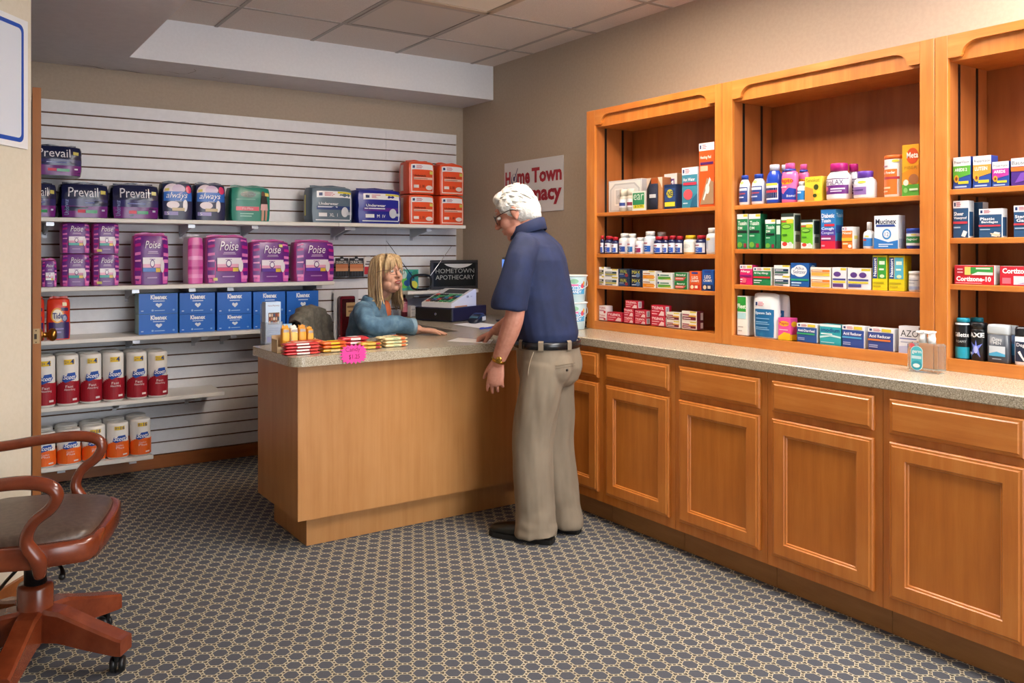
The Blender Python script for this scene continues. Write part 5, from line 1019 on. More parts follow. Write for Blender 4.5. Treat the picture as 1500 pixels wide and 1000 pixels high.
# back counter odds and ends
c = cz(594.5, 464); bt = B('5a1526', None, [('r', .1, .2, .9, .75, 'c87a8c'), ('t', .15, .5, .85, .66, '5a1526', 'Lotion')], [(0, 0), (.95, 0), (1, .02), (1, .66), (.7, .74), (.4, .77), (.4, .8)])(.048, .17, .05)[0][1]
o = fixn(bt.build('lotion_bottle', None, (c.x, c.y, HFt))); tag(o, 'dark red lotion pump bottle with a pink label behind the woman', 'bottle')
mb = MB(); mb.lathe([(.010, .135), (.010, .15), (.004, .151), (.004, .17), (.012, .171), (.012, .18), (.002, .181)], M['black'], 14, 0, .024); mb.tube([((-.008, .024, .176), .004), ((-.03, .024, .173), .003)], M['black'], 8, 1); fixn(mb.build('pump', o))
for x, y, w, h, lab in ((604, 463.5, .05, .04, 'small white box between the lotion bottle and the cash drawer, lower one'), (614, 464, .045, .075, 'taller white box touching the left side of the cash drawer')):
    c = cz(x, y); o = C('d9dadd', [('r', .1, .6, .9, .7, 'a8b0bc'), ('r', .1, .3, .6, .4, 'c0c4cc')])(w, h, .05)[0][1].build('small_carton', None, (c.x - .02, c.y + .05, HFt), .3); tag(o, lab, 'box')
# tubs and paper tray on the worktop behind the man
c = onp(836, 483, 'Z', HC); HCt = HC + .0006
for k, lab in enumerate(('lower pale blue party tub of the two stacked behind the man', 'upper pale blue party tub of the two stacked behind the man')):
    mk = B('c4dde4', None, [('r', .2, .3, .9, .62, '4aa0d4'), ('t', .24, .46, .8, .6, 'f0f4f8', 'COTTON', 'b'), ('t', .3, .33, .74, .44, 'f0f4f8', 'CANDY', 'b'), ('e', .7, .5, .84, .7, 'd8506a'), ('e', .78, .62, .86, .78, 'e0a03a'), ('r', .24, .6, .6, .66, 'e070b0'), ('e', .3, .68, .6, .86, '8ac0a4')], [(0, 0), (.78, 0), (.82, .02), (.97, .94), (.97, .945)], span=2.2)
    z = HCt + k * .1506; o = fixn(mk(.15, .15, .15)[0][1].build('party_tub', None, (c.x + .02, c.y - .02, z), -.55)); tag(o, lab, 'tub', 'stacked party tubs')
    mb = MB(); mb.lathe([(.03, .1424), (.076, .1424), (.078, .1445), (.078, .149), (.073, .15), (.03, .15)], mat('e0e6e6', .35), 28, 0, .075); fixn(mb.build('lid', o))
    mb = MB(); mb.tube([((-.074, .075, .12), .0015), ((-.06, .0, .09), .0015), ((0, -.012, .07), .0015), ((.06, .0, .09), .0015), ((.074, .075, .12), .0015)], mat('d8e0e0', .4), 6, 5); mb.build('handle', o)
c = onp(852, 479, 'Z', HC); t = empty('paper_tray', (-.16, -1.66, HCt)); tag(t, 'dark stacked paper tray between the party tubs and the shelf cabinet', 'paper tray')
mb = MB()
for k in range(4): mb.box(-.12, -.06, .018 * k + .001 + .008 * k, .12, .06, .018 * k + .006 + .008 * k, mat('2c211c', .5))
mb.box(-.12, .056, 0, .12, .06, .1, mat('2c211c', .5)); mb.box(.116, -.06, 0, .12, .06, .1, mat('2c211c', .5)); mb.build('frame', t)
for k in range(3):
    mb = MB(); mb.box(-.115, -.058, .026 * k + .0065, .11, .05, .026 * k + .013, mat('c9c4b8', .6)); mb.build('paper_stack', t)
# hand sanitizer on the worktop
c = onp(1352, 546, 'Z', HC); mb = MB(); GLs = mat('dce6e6', .05, 0, .5, .9)
mb.box(-.056, 0, 0, .056, .055, .105, GLs, .006); S = lambda u, v, o_: Vector((-.056 + .112 * u, -o_, .105 * v))
prints(mb, S, .112, .105, [('e', .1, .82, .26, .98, 'd85a64'), ('e', .14, .55, .52, .9, 'e4f0f2'), ('r', .14, .24, .52, .74, 'e4f0f2'), ('e', .14, .06, .52, .42, 'e4f0f2'), ('e', .16, .58, .5, .88, '4ab8c8'), ('r', .16, .24, .5, .74, '4ab8c8'), ('e', .16, .08, .5, .4, '2a9ab0'), ('t', .19, .62, .48, .74, 'f0f8fa', 'germ', 'b'), ('r', .18, .46, .48, .56, 'c4e4ec'), ('e', .22, .16, .44, .3, 'e0eef0')])
o = mb.build('sanitizer_bottle', None, (c.x - .004, c.y, HCt), -PI / 2); tag(o, 'clear square hand sanitizer bottle with a turquoise label on the worktop', 'bottle')
for sx in (-.012, .018):
    mb = MB(); mb.lathe([(.013, .1052), (.013, .125), (.0115, .127), (.0115, .142), (.015, .144), (.015, .148), (.002, .149)], mat('e6e6e8', .35), 16, sx, .028); mb.box(sx - .006, -.012, .141, sx + .006, .02, .148, mat('e6e6e8', .35), .002); fixn(mb.build('pump', o))
# ---------------------------------------------------------------- slatwall bits behind the woman
def hook(x, z, par, y1=-.10):
    mb = MB(); mb.tube([((x, -.0215, z), .0018), ((x, y1, z), .0018), ((x, y1 - .006, z + .006), .0018)], M['chrome'], 8, 2); return mb.build('peg_hook', par)
for i, (a, b) in enumerate(((491, 510), (511.5, 532))):
    p, q = onp(a, 378, 'Y', -.075), onp(b, 405, 'Y', -.075); W, H = q.x - p.x, p.z - q.z
    mb = MB(); mb.box(0, -.006, 0, W, 0, H, mat('1a1a1c', .4), .001)
    prints(mb, lambda u, v, o_: Vector((W * u, -.006 - o_, H * v)), W, H, [('r', .02, .40, .98, .68, 'c87a4a'), ('r', .02, .3, .98, .45, 'd89a6c'), ('t', .06, .70, .94, .86, 'd8d4cc', 'DURACELL', 'b'), ('e', .36, .88, .64, .97, 'b8b8bc')] + [('e', .12 + .2 * k, .04, .28 + .2 * k, .3, '34363a') for k in range(4)])
    o = mb.build('battery_pack', None, (p.x, -.075, q.z)); tag(o, ('black and copper battery pack hanging beside the rightmost purple package', 'black and copper battery pack hanging closest to the woman\'s hair')[i], 'battery pack', 'hanging battery packs')
    mb = MB(); mb.tube([((W / 2, .0535, H + .004), .0018), ((W / 2, -.02, H + .004), .0018), ((W / 2, -.026, H + .01), .0018)], M['chrome'], 8, 2); mb.build('peg_hook', o)
    mb = MB(); mb.box(W / 2 - .012, -.003, H, W / 2 + .012, -.0005, H + .012, mat('1a1a1c', .4)); mb.build('hang_tab', o)
p, q = onp(533, 376, 'Y', -.075), onp(548, 402, 'Y', -.075); W, H = q.x - p.x, p.z - q.z
mb = MB(); mb.box(0, -.006, 0, W, 0, H, mat('d8d6d4', .4), .001); prints(mb, lambda u, v, o_: Vector((W * u, -.006 - o_, H * v)), W, H, [('r', .02, .02, .98, .45, 'b8202c'), ('r', .1, .55, .8, .62, '5a4a4a'), ('r', .2, .7, .9, .76, '5a4a4a')])
o = mb.build('hanging_package', None, (p.x, -.075, q.z)); tag(o, 'white and red hanging package right of the batteries, partly behind the hair', 'package')
mb = MB(); mb.tube([((W / 2, .0535, H + .003), .0018), ((W / 2, -.02, H + .003), .0018)], M['chrome'], 8, 2); mb.build('peg_hook', o)
p, q = onp(499, 434, 'Y', -.12), onp(521, 498, 'Y', -.12); W = q.x - p.x; z0 = q.z - .06; H = p.z - z0
o = empty('display_case', (p.x, -.12, z0)); tag(o, 'tall dark red case with a tan label hanging on the slatwall left of the woman', 'case')
mb = MB(); mb.box(0, 0, 0, W, .05, H, mat('6a121e', .25), .008); mb.box(.012, -.002, .01, W - .006, .001, H - .02, mat('3a0a10', .2), .003); prints(mb, lambda u, v, o_: Vector((W * u, -.002 - o_, H * v)), W, H, [('r', .36, .62, .96, .88, 'b89a6c'), ('r', .42, .78, .9, .82, '7a5a3a'), ('r', .5, .7, .8, .73, '7a5a3a')]); mb.build('shell', o)
mb = MB(); mb.box(-.024, .06, .02, W + .05, .063, H + .04, mat('d0d2d6', .5)); mb.build('backing_card', o)
mb = MB(); mb.tube([((W / 2, .098, H - .02), .003), ((W / 2, .052, H - .02), .003)], M['chrome'], 8, 1); mb.build('peg_hook', o)
# corner shelf: floral box, loop antenna, plaque
put('b', S6, 584, 613, 394.5, C('3fa08c', [('e', .05, .1, .5, .6, '6ac04a'), ('e', .4, .3, .8, .9, '1f6a8c'), ('e', .55, .05, .95, .45, 'd8d040'), ('e', .1, .55, .4, .95, 'c8e0d4'), ('e', .65, .6, .98, .95, '2f8a6c'), ('e', .25, .2, .6, .5, '2a5a9c')], side='b8d4c4'), 'tissue_box', 'green and teal floral tissue box on the corner shelf', 'box', front=-.2, D=.1)
p = onp(618, 421, 'Y', -.27); t = empty('indoor_antenna', (p.x, -.262, S6 + .0006)); tag(t, 'black loop antenna with two telescopic rods on the corner shelf', 'antenna')
mb = MB(); R1, R2 = .085, .052; P_ = []
for k in range(25):
    q = 2 * PI * k / 24; e = 3.0; den = (abs(math.cos(q)) ** e + abs(math.sin(q)) ** e) ** (-1 / e); P_.append(((R1 * den * math.cos(q), 0, .058 + R2 * den * math.sin(q)), .0075))
mb.tube(P_, M['black'], 10, 2); mb.build('loop', t)
mb = MB(); mb.box(-.04, -.025, 0, .04, .025, .014, M['black'], .005); mb.build('base', t)
for px_, py_, s, cc in ((566, 353, -1, '3c3c40'), (661, 361, 1, 'c8c8c8')):
    e = onp(px_, py_, 'Y', -.262); mb = MB(); mb.tube([((s * .06, 0, .085), .003), (((s * .06 + e.x - p.x) / 2, 0, (.085 + e.z - S6) / 2), .0024), ((e.x - p.x, 0, e.z - S6), .0016)], mat(cc, .25, .8), 8, 1); mb.build('rod', t)
a, b = onp(631.5, 381, 'Y', -.2), onp(700.5, 418, 'Y', -.2); W, H = b.x - a.x, a.z - S6 - .0006
t = empty('framed_plaque', (a.x, -.2, S6 + .0006)); tag(t, 'dark grey framed plaque with white lettering and a mortar bowl shape', 'plaque'); fm = mat('3b3a3c', .4)
mb = MB(); mb.box(0, 0, 0, W, .018, .02, fm, .003); mb.box(0, 0, H - .02, W, .018, H, fm, .003); mb.box(0, 0, .02, .02, .018, H - .02, fm); mb.box(W - .02, 0, .02, W, .018, H - .02, fm); mb.build('frame', t)
mb = MB(); mb.box(.02, .006, .02, W - .02, .016, H - .02, mat('232628', .15)); S = lambda u, v, o_: Vector((W * u, .006 - o_, H * v))
bowl = [(.28 + .60 * k / 12, .87) for k in range(13)] + [(.88 - .60 * k / 12, .87 - .15 * math.sin(PI * k / 12) ** .7) for k in range(1, 12)]
prints(mb, S, W, H, [('p', bowl, 'd6d8d8'), ('t', .1, .55, .92, .70, '9aa09e', 'HOMETOWN'), ('t', .1, .33, .92, .48, 'a2a8a6', 'APOTHECARY')]); mb.build('panel', t)
# ================================================================== SWIVEL CHAIR
CHF = math.radians(-21); t = empty('swivel_chair', (-3.165, -2.285, 0), CHF)
tag(t, 'wooden swivel armchair with a brown leather seat on casters at the left', 'chair')
ch = M['cherry']; lea = flat_noise('brown_leather', '46362e', '54443a', 60, .38, .2)
def outline(k=1.0, n=1):
    P_ = [(.205, -.175), (.195, .175)]
    pts = [(.238, 0), (.236, .10), (.228, .185), (.20, .228), (.06, .268), (-.06, .272), (-.18, .255), (-.255, .20), (-.275, .1), (-.28, 0)]
    full = pts + [(x, -y) for x, y in pts[-2:0:-1]]
    return [(x * k, y * k) for x, y in full]
def ring(k, z, dx=0): return [(x + dx, y, z - .012 * math.cos(x * 12) * 0) for x, y in outline(k)]
mb = MB(); mb.loft([ring(.93, .405), ring(.99, .41), ring(1.0, .425), ring(1.0, .462), ring(.985, .472), ring(.90, .475), ring(.88, .465)], ch); fixn(mb.build('seat_frame', t))
mb = MB(); mb.loft([ring(.895, .462), ring(.90, .474), ring(.87, .488), ring(.75, .498), ring(.45, .503), ring(.1, .504)], lea); fixn(mb.build('seat', t))
for s in (-1, 1):
    A_ = [((.085, s * .262, .395), .020), ((.085, s * .276, .44), .026), ((.055, s * .286, .50), .022), ((.075, s * .292, .555), .020), ((.122, s * .297, .595), .021), ((.142, s * .30, .635), .022), ((.118, s * .302, .664), .023), ((.05, s * .30, .676), .023), ((-.06, s * .296, .668), .022), ((-.18, s * .28, .655), .022), ((-.29, s * .24, .655), .022), ((-.34, s * .21, .66), .020)]
    mb = MB(); mb.tube([(Vector(p), r * .95) for p, r in A_], ch, 14, 5, (1.0, .8)); mb.build('armrest', t)
mb = MB()
for k, y in enumerate((-.2, -.1, 0, .1, .2)): mb.tube([((-.27 + .0 * k, y * .9, .47), .013), ((-.33, y, .7), .012), ((-.37, y, .92), .012)], ch, 10, 4)
mb.tube([((-.345, -.235, .90), .024), ((-.385, -.1, .945), .028), ((-.395, 0, .955), .03), ((-.385, .1, .945), .028), ((-.345, .235, .90), .024)], ch, 12, 4, (1.0, .6)); mb.build('backrest', t)
mb = MB(); mb.lathe([(.034, .265), (.034, .39), (.06, .392), (.06, .404)], M['black'], 20); mb.box(-.09, -.07, .385, .12, .07, .404, M['black'], .006); mb.tube([((.05, -.05, .39), .006), ((.12, -.16, .37), .006), ((.13, -.2, .36), .011)], M['black'], 8, 3); fixn(mb.build('gas_lift', t))
mb = MB(); mb.lathe([(.040, .09), (.052, .10), (.055, .12), (.055, .262), (.050, .272), (.03, .273)], ch, 28); fixn(mb.build('hub', t))
base_a = math.atan2(-2.42 + 2.285, -2.925 + 3.165) - CHF - .21
for k in range(5):
    q = base_a + 2 * PI * k / 5; lg = MB(); u = Vector((math.cos(q), math.sin(q), 0)); v = Vector((-math.sin(q), math.cos(q), 0)); R_ = []
    for d_, w_, z0, z1 in ((.03, .034, .095, .20), (.10, .034, .10, .195), (.20, .033, .085, .160), (.30, .034, .075, .128), (.318, .033, .076, .124)):
        sec = []
        for a_, b_ in ((-1, 0), (1, 0), (1, .88), (.8, 1), (-.8, 1), (-1, .88)): sec.append(u * d_ + v * (w_ * a_) + Vector((0, 0, z0 + (z1 - z0) * b_)))
        R_.append(sec)
    lg.loft(R_, ch, False); lo = fixn(lg.build('leg', t))
    cs = MB(); cc = u * .285; sw = Vector((math.cos(q + 1.9), math.sin(q + 1.9), 0)); sv = Vector((-sw.y, sw.x, 0))
    for sgn in (-1, 1):
        R_ = [[cc + sw * .018 + sv * (sgn * o_) + (sw * math.cos(a) + Vector((0, 0, 1)) * math.sin(a)) * r + Vector((0, 0, .027)) for a in [2 * PI * j / 18 for j in range(18)]] for r, o_ in ((.018, .005), (.026, .006), (.0265, .015), (.022, .022), (.006, .0225))]
        cs.loft(R_, M['black'])
    cs.tube([(cc + Vector((0, 0, .045)), .008), (cc + Vector((0, 0, .085)), .008)], M['black'], 8, 1); fixn(cs.build('caster', lo))
# black cord hanging at the partition
mb = MB(); mb.tube([(cz(24, 835, .25), .006), (cz(10, 850, .2), .006), (cz(0, 862, .14), .007), (cz(-14, 876, .05), .006), (cz(-40, 890, .008), .006)], M['black'], 10, 4)
tag(mb.build('power_cord'), 'black cord hanging behind the swivel chair at the left edge', 'cord')
# ================================================================== OFFICE CHAIR WITH A JACKET
wf = Vector((.70, -.714, 0)); wl = Vector((.714, .70, 0))
oc = Vector((-1.37, -.93, 0)); rz = math.atan2(wf.y, wf.x)
t = empty('office_chair', oc, rz); tag(t, 'dark office chair behind the counter under the woman', 'chair'); ck = mat('26282c', .6)
mb = MB(); mb.box(-.22, -.22, .45, .22, .22, .52, ck, .02); mb.build('seat', t); mb = MB(); mb.box(-.30, -.18, .60, -.25, .18, .955, ck, .015); mb.box(-.285, -.03, .42, -.265, .03, .62, ck); mb.build('backrest', t)
mb = MB(); mb.lathe([(.03, .08), (.03, .45)], M['black'], 16); mb.build('post', t)
for k in range(5):
    q = 2 * PI * k / 5 + .3; mb = MB(); mb.tube([((0, 0, .09), .022), ((.26 * math.cos(q), .26 * math.sin(q), .06), .015), ((.27 * math.cos(q), .27 * math.sin(q), .017), .017)], M['black'], 8, 1); mb.build('leg', t)
jm = flat_noise('olive_jacket', '57534a', '6a665b', 40, .7, .4); jl = mat('2a1d18', .8)
mb = MB(); R_ = []; n = 26
def jp(s, y):                                                       # drape over the backrest: s runs front hem -> top -> back hem
    if s < .42: x, z = -.235 + .012 * math.sin(s * 9), .66 + (.955 - .66) * (s / .42)
    elif s > .58: x, z = -.318 - .012 * math.sin(s * 9), .66 + (.955 - .66) * ((1 - s) / .42)
    else: a = PI * (s - .42) / .16; x, z = -.2765 + .0425 * math.cos(a), .962 + .035 * math.sin(a)
    w = .008 * noise.noise(Vector((y * 7, z * 4, s * 3))) + .0075 * math.sin(y * 60) + .006 * math.sin(z * 40 + y * 8)
    return Vector((x, y, z - .05 * (abs(y) / .21) ** 3 * (1 if .3 < s < .7 else .3))), w
out, inn = [], []
for j in range(n + 1):
    y = -.215 + .43 * j / n
    for i in range(25):
        p, w = jp(i / 24, y); nd = Vector((1, 0, .0)) if i < 10 else (Vector((-1, 0, 0)) if i > 14 else Vector((math.cos(PI * (i / 24 - .42) / .16), 0, math.sin(PI * (i / 24 - .42) / .16) + .2)).normalized())
        out.append(p + nd * (.016 + max(w, -.012))); inn.append(p + nd * .0015)
F = [(j * 25 + i, j * 25 + i + 1, (j + 1) * 25 + i + 1, (j + 1) * 25 + i) for j in range(n) for i in range(24)]
mb.add(out, F, jm, True); mb.add(inn, F, jl, True)
N_ = len(out); rim = MB()
for (lst) in ([j * 25 for j in range(n + 1)], [j * 25 + 24 for j in range(n + 1)], list(range(25)), list(range(n * 25, n * 25 + 25))):
    mb.add([out[k] for k in lst] + [inn[k] for k in lst], [(k, k + 1, len(lst) + k + 1, len(lst) + k) for k in range(len(lst) - 1)], jl, True)
jk = fixn(mb.build('jacket', None, oc, rz)); tag(jk, 'dark olive padded jacket draped over the office chair back', 'jacket')
mb = MB(); mb.tube([((-.235, -.18, .93), .03), ((-.21, -.2, .82), .036), ((-.205, -.2, .70), .03)], jm, 12, 4); mb.build('sleeve', jk)
# ================================================================== PEOPLE
def frame3(o, f, l, u):
    m = Matrix.Identity(4)
    for i in range(3): m[i][0], m[i][1], m[i][2], m[i][3] = f[i], l[i], u[i], o[i]
    return m
def ell(mb, c, r, m, mtx=None, n=18): mb.ball(c, 1, m, r[0], r[1], r[2], n, mtx)
def sections(mb, secs, m, L, n=28, ex=1.0):
    R_ = []
    for (f, l, z, a, b) in secs:
        R_.append([L(f + a * math.copysign(abs(math.cos(t)) ** ex, math.cos(t)), l + b * math.copysign(abs(math.sin(t)) ** ex, math.sin(t)), z) for t in [2 * PI * j / n for j in range(n)]])
    mb.loft(R_, m)
def hand(mb, w, d, nrm, s, curl, m, k=1.0, spread=.07, thumb=(.55, .75, -.1)):
    d, nrm, s = d.normalized(), nrm.normalized(), s.normalized()
    mb.tube([(w - d * .02, .027 * k), (w + d * .025 * k, .034 * k), (w + d * .06 * k, .041 * k), (w + d * .088 * k, .040 * k)], m, 16, 3, (1.0, .40, s))
    for i, (off, st, ln) in enumerate(((.031, .084, .074), (.0105, .090, .083), (-.0105, .087, .077), (-.031, .078, .060))):
        p = w + d * (st * k) + s * (off * k); a = 0; pts = [(p - d * .015, .0096 * k)]
        dd0 = (d + s * spread * (1.5 - i)).normalized()
        for q, (fr, rr) in enumerate(((.42, .0088), (.32, .0082), (.26, .0068))):
            pts.append((p, (.0094, .0090, .0082)[q] * k)); a += curl[i] * (.7, 1, .8)[q]
            p = p + (dd0 * math.cos(a) - nrm * math.sin(a)) * (ln * fr * k)
        pts.append((p, .0066 * k)); mb.tube(pts, m, 10, 3)
    p = w + d * .02 * k + s * .026 * k; t1 = (d * thumb[0] + s * thumb[1] + nrm * thumb[2]).normalized(); t2 = (t1 + d * .55 - nrm * .2).normalized()
    mb.tube([(p - t1 * .012, .015 * k), (p + t1 * .022 * k, .0135 * k), (p + t1 * .044 * k, .0105 * k), (p + t1 * .044 * k + t2 * .024 * k, .0098 * k), (p + t1 * .044 * k + t2 * .046 * k, .0075 * k)], m, 12, 3)
def head(mb, X, m, k=1.0, fem=False):
    E_ = lambda c, r: ell(mb, Vector(c) * k, [q * k for q in r], m, X)
    E_((-.008, 0, .025), (.098, .076, .098)); E_((.028, 0, -.038), (.066, .060, .088)); E_((.066, 0, -.098), (.026, .028, .022) if not fem else (.022, .023, .02))
    E_((.074, 0, .038), (.022, .054, .020)); E_((.055, .036, -.03), (.034, .028, .034)); E_((.055, -.036, -.03), (.034, .028, .034)); E_((.080, 0, -.062), (.018, .027, .022))
    E_((.03, .045, -.075), (.045, .022, .03)); E_((.03, -.045, -.075), (.045, .022, .03))
    mb.tube([(X @ (Vector((.088, 0, .022)) * k), .009 * k), (X @ (Vector((.103, 0, -.005)) * k), .011 * k), (X @ (Vector((.116, 0, -.028)) * k), .0135 * k)], m, 12, 3)
    for s in (-1, 1):
        E_((.098, s * .012, -.030), (.012, .009, .008))
        ell(mb, Vector((-.008, s * .078, -.004)) * k, (.020 * k, .0075 * k, .033 * k), m, X)
        ell(mb, Vector((-.004, s * .080, -.030)) * k, (.010 * k, .006 * k, .012 * k), m, X)
    E_((.094, 0, -.056), (.010, .021, .0065)); E_((.091, 0, -.070), (.011, .019, .007))
def eyes(par, X, k, iris):
    for s in (-1, 1):
        mb = MB(); c = Vector((.0815, s * .031, .006)) * k; ell(mb, c, (.0125 * k, .0135 * k, .0085 * k), mat('e6e0da', .25), X, 16)
        ell(mb, c + Vector((.0092, 0, 0)) * k, (.0042 * k, .0058 * k, .0054 * k), mat(iris, .2), X, 12); mb.build('eye', par)
        mb = MB(); mb.tube([(X @ (Vector((.083, s * .014, .034)) * k), .003), (X @ (Vector((.093 - .004, s * .03, .040)) * k), .004), (X @ (Vector((.078, s * .050, .034)) * k), .0025)], mat('8d7a66' if k < 1 else 'b8b4ae', .8), 8, 4); mb.build('eyebrow', par)
def glasses(par, X, k, col, r=(.027, .019), wire=.0014):
    m = mat(col, .3, .6); mb = MB()
    for s in (-1, 1):
        pts = []
        for j in range(21):
            q = 2 * PI * j / 20; e = 3.5; den = (abs(math.cos(q)) ** e + abs(math.sin(q)) ** e) ** (-1 / e)
            pts.append((X @ (Vector((.106 - .010 * (abs(s * .034 + r[0] * den * math.cos(q)) / .06) ** 2, s * .034 + r[0] * den * math.cos(q), .004 + r[1] * den * math.sin(q))) * k), wire))
        mb.tube(pts, m, 6, 2)
        mb.tube([(X @ (Vector((.097, s * .060, .012)) * k), wire), (X @ (Vector((.06, s * .078, .014)) * k), wire), (X @ (Vector((.0, s * .0855, .012)) * k), wire), (X @ (Vector((-.028, s * .084, -.008)) * k), wire)], m, 6, 3)
    mb.tube([(X @ (Vector((.106, -.008, .008)) * k), wire), (X @ (Vector((.112, 0, .011)) * k), wire), (X @ (Vector((.106, .008, .008)) * k), wire)], m, 6, 3)
    mb.build('eyeglasses', par)
def fold(amp, fx, fz, seed=0):
    def f(p): return amp * (noise.noise(Vector((p.x * fx + seed, p.y * fx, p.z * fz))) + .5 * noise.noise(Vector((p.x * fx * 2.3, p.y * fx * 2.3 + seed, p.z * fz * 1.7))))
    return f
# ------------------------------------------------------------------ the standing man
D0 = 3.86; P0 = Vector((CX, CY, 0)) + FW * D0 + RT * .523
mf = Vector((-.55, .835, 0)).normalized(); ml = Vector((-mf.y, mf.x, 0))
L = lambda f, l, z: P0 + mf * f + ml * l + Vector((0, 0, z))
V = lambda f, l, z: mf * f + ml * l + Vector((0, 0, z))
sk = M['skin_man']
th = math.radians(24); hf = V(math.cos(th), .10, -math.sin(th)).normalized(); hl = Vector((0, 0, 1)).cross(hf).normalized(); hu = hf.cross(hl)
HX = frame3(L(.150, .0, 1.525), hf, hl, hu)
mb = MB(); head(mb, HX, sk, 1.0)
mb.tube([(L(.06, 0, 1.36), .07), (L(.085, 0, 1.43), .058), (HX @ Vector((-.035, 0, -.055)), .056), (HX @ Vector((-.01, 0, -.02)), .05)], sk, 16, 4)
sections(mb, [(.0, 0, .88, .11, .15), (.02, 0, 1.05, .12, .155), (.045, 0, 1.25, .115, .17), (.06, 0, 1.34, .07, .14), (.075, 0, 1.40, .045, .06)], sk, L)
lw = L(.158, .232, .838); rw = L(.325, -.185, .935)
mb.tube([(L(.06, .15, 1.33), .046), (L(.068, .208, 1.23), .047), (L(.072, .245, 1.06), .044), (L(.095, .25, .98), .045), (L(.13, .243, .90), .036), (lw, .029)], sk, 16, 5)
hand(mb, lw, V(.16, -.02, -1), V(-.15, 1, .0), V(1, .15, .12), (.30, .36, .42, .5), sk, .97, .05, (.8, .5, -.35))
mb.tube([(L(.06, -.15, 1.33), .046), (L(.085, -.21, 1.23), .047), (L(.13, -.25, 1.10), .044), (L(.20, -.235, 1.03), .043), (rw, .029)], sk, 16, 5)
hand(mb, rw, V(.88, .06, -.46), V(.45, .1, .88), V(-.05, 1, .0), (.62, .68, .72, .8), sk, .97, .05, (.75, .5, -.5))
for s, kx, fx in ((1, .045, .02), (-1, .0, -.055)):
    mb.tube([(L(0, s * .08, .88), .085), (L(.01, s * .085, .75), .08), (L(kx, s * .09, .46), .06), (L((kx + fx) / 2, s * .09, .27), .055), (L(fx, s * .09, .09), .04)], sk, 14, 4)
man = remesh(mb, 'person', sk, .0036, 3)
tag(man, 'white-haired man in navy polo shirt and khaki trousers standing at the counter, seen from behind', 'person')
eyes(man, HX, 1.0, '4a5a6a'); glasses(man, HX, 1.0, '2a2624', (.026, .020), .0017)
# hair: short, white, swept back
hm = NT('white_hair', .75); fz = hm.noise(hm.coord((1, 1, 1)), 120, 4, .7); hm.base(hm.ramp(fz, [(.3, 'b9b6ae'), (.55, 'dedcd6'), (.8, 'f0eeea')])); hm.bump(fz, .6, .004)
mb = MB(); E_ = lambda c, r: ell(mb, Vector(c), r, hm.m, HX, 22)
E_((-.016, 0, .040), (.100, .083, .096)); E_((-.045, 0, -.005), (.072, .079, .080)); E_((.035, 0, .092), (.050, .062, .034)); E_((-.062, 0, -.045), (.046, .060, .042))
E_((.012, .062, .045), (.050, .022, .040)); E_((.012, -.062, .045), (.050, .022, .040))
hair = remesh(mb, 'hair', hm.m, .0042, 3, man, lambda p: .0025 * noise.noise(p * 50) + .004 * noise.noise(Vector((p.x * 20, p.y * 20, p.z * 20))))
mb = MB(); random.seed(3)
for i in range(150):                                              # combed tufts
    a = random.uniform(-2.9, 2.9); e = random.uniform(-.55, 1.35)
    base = Vector((-.018 + .094 * math.cos(e) * math.cos(a), .081 * math.cos(e) * math.sin(a), .038 + .094 * math.sin(e)))
    if base.x > .03 and base.z < .07: continue
    nrm = (base - Vector((-.018, 0, .03))).normalized(); dr = Vector((-.7, random.uniform(-.3, .3), -.45)); dr = (dr - nrm * dr.dot(nrm)).normalized()
    ln = random.uniform(.028, .045)
    mb.tube([(HX @ (base - nrm * .003), .0035), (HX @ (base + nrm * .0015 + dr * ln * .5), .0042), (HX @ (base - nrm * .003 + dr * ln), .0012)], hm.m, 6, 2)
mb.build('hair_tuft', hair)
# polo shirt
shirt = NT('navy_pique', .85); f = shirt.noise(shirt.coord(), 900, 2); shirt.base(shirt.ramp(shirt.noise(shirt.coord(), 12, 3), [(.35, '172242'), (.65, '1d2a50')])); shirt.bump(f, .25, .001)
mb = MB()
sections(mb, [(-.002, 0, .915, .130, .165), (.0, 0, .925, .146, .178), (.008, 0, .96, .158, .186), (.028, 0, 1.08, .153, .186), (.045, 0, 1.20, .148, .194), (.050, 0, 1.30, .136, .202), (.056, 0, 1.365, .112, .186), (.066, 0, 1.405, .086, .135), (.082, 0, 1.438, .066, .078), (.094, 0, 1.455, .060, .064)], shirt.m, L)
mb.tube([(L(.058, .135, 1.365), .068), (L(.064, .195, 1.30), .073), (L(.078, .228, 1.20), .074), (L(.094, .244, 1.115), .076), (L(.098, .247, 1.082), .077)], shirt.m, 20, 4, None, True, True)
mb.tube([(L(.058, -.135, 1.365), .068), (L(.075, -.2, 1.30), .073), (L(.105, -.235, 1.19), .072), (L(.135, -.25, 1.115), .071)], shirt.m, 20, 4, None, True, True)
polo = remesh(mb, 'polo_shirt', shirt.m, .006, 5, man, fold(.010, 8, 4, 3))
mb = MB(); R_ = []
cz_ = lambda t, r, h, dz: L(.085 + (r - .002) * 1.03 * math.cos(t), (r + .002) * math.sin(t), 1.443 + dz + h + .028 * -math.cos(t) * 1.0)
ts = [2 * PI * j / 32 for j in range(33)]
for r, h in ((.063, -.012), (.060, .020), (.063, .033), (.071, .030), (.077, .006), (.083, -.022), (.080, -.025), (.067, .008)):
    R_.append([cz_(t, r + .004 * (1 + math.cos(t)), h, 0) for t in ts[:-1]])
mb.loft(R_, shirt.m, True, False); fixn(mb.build('collar', polo))
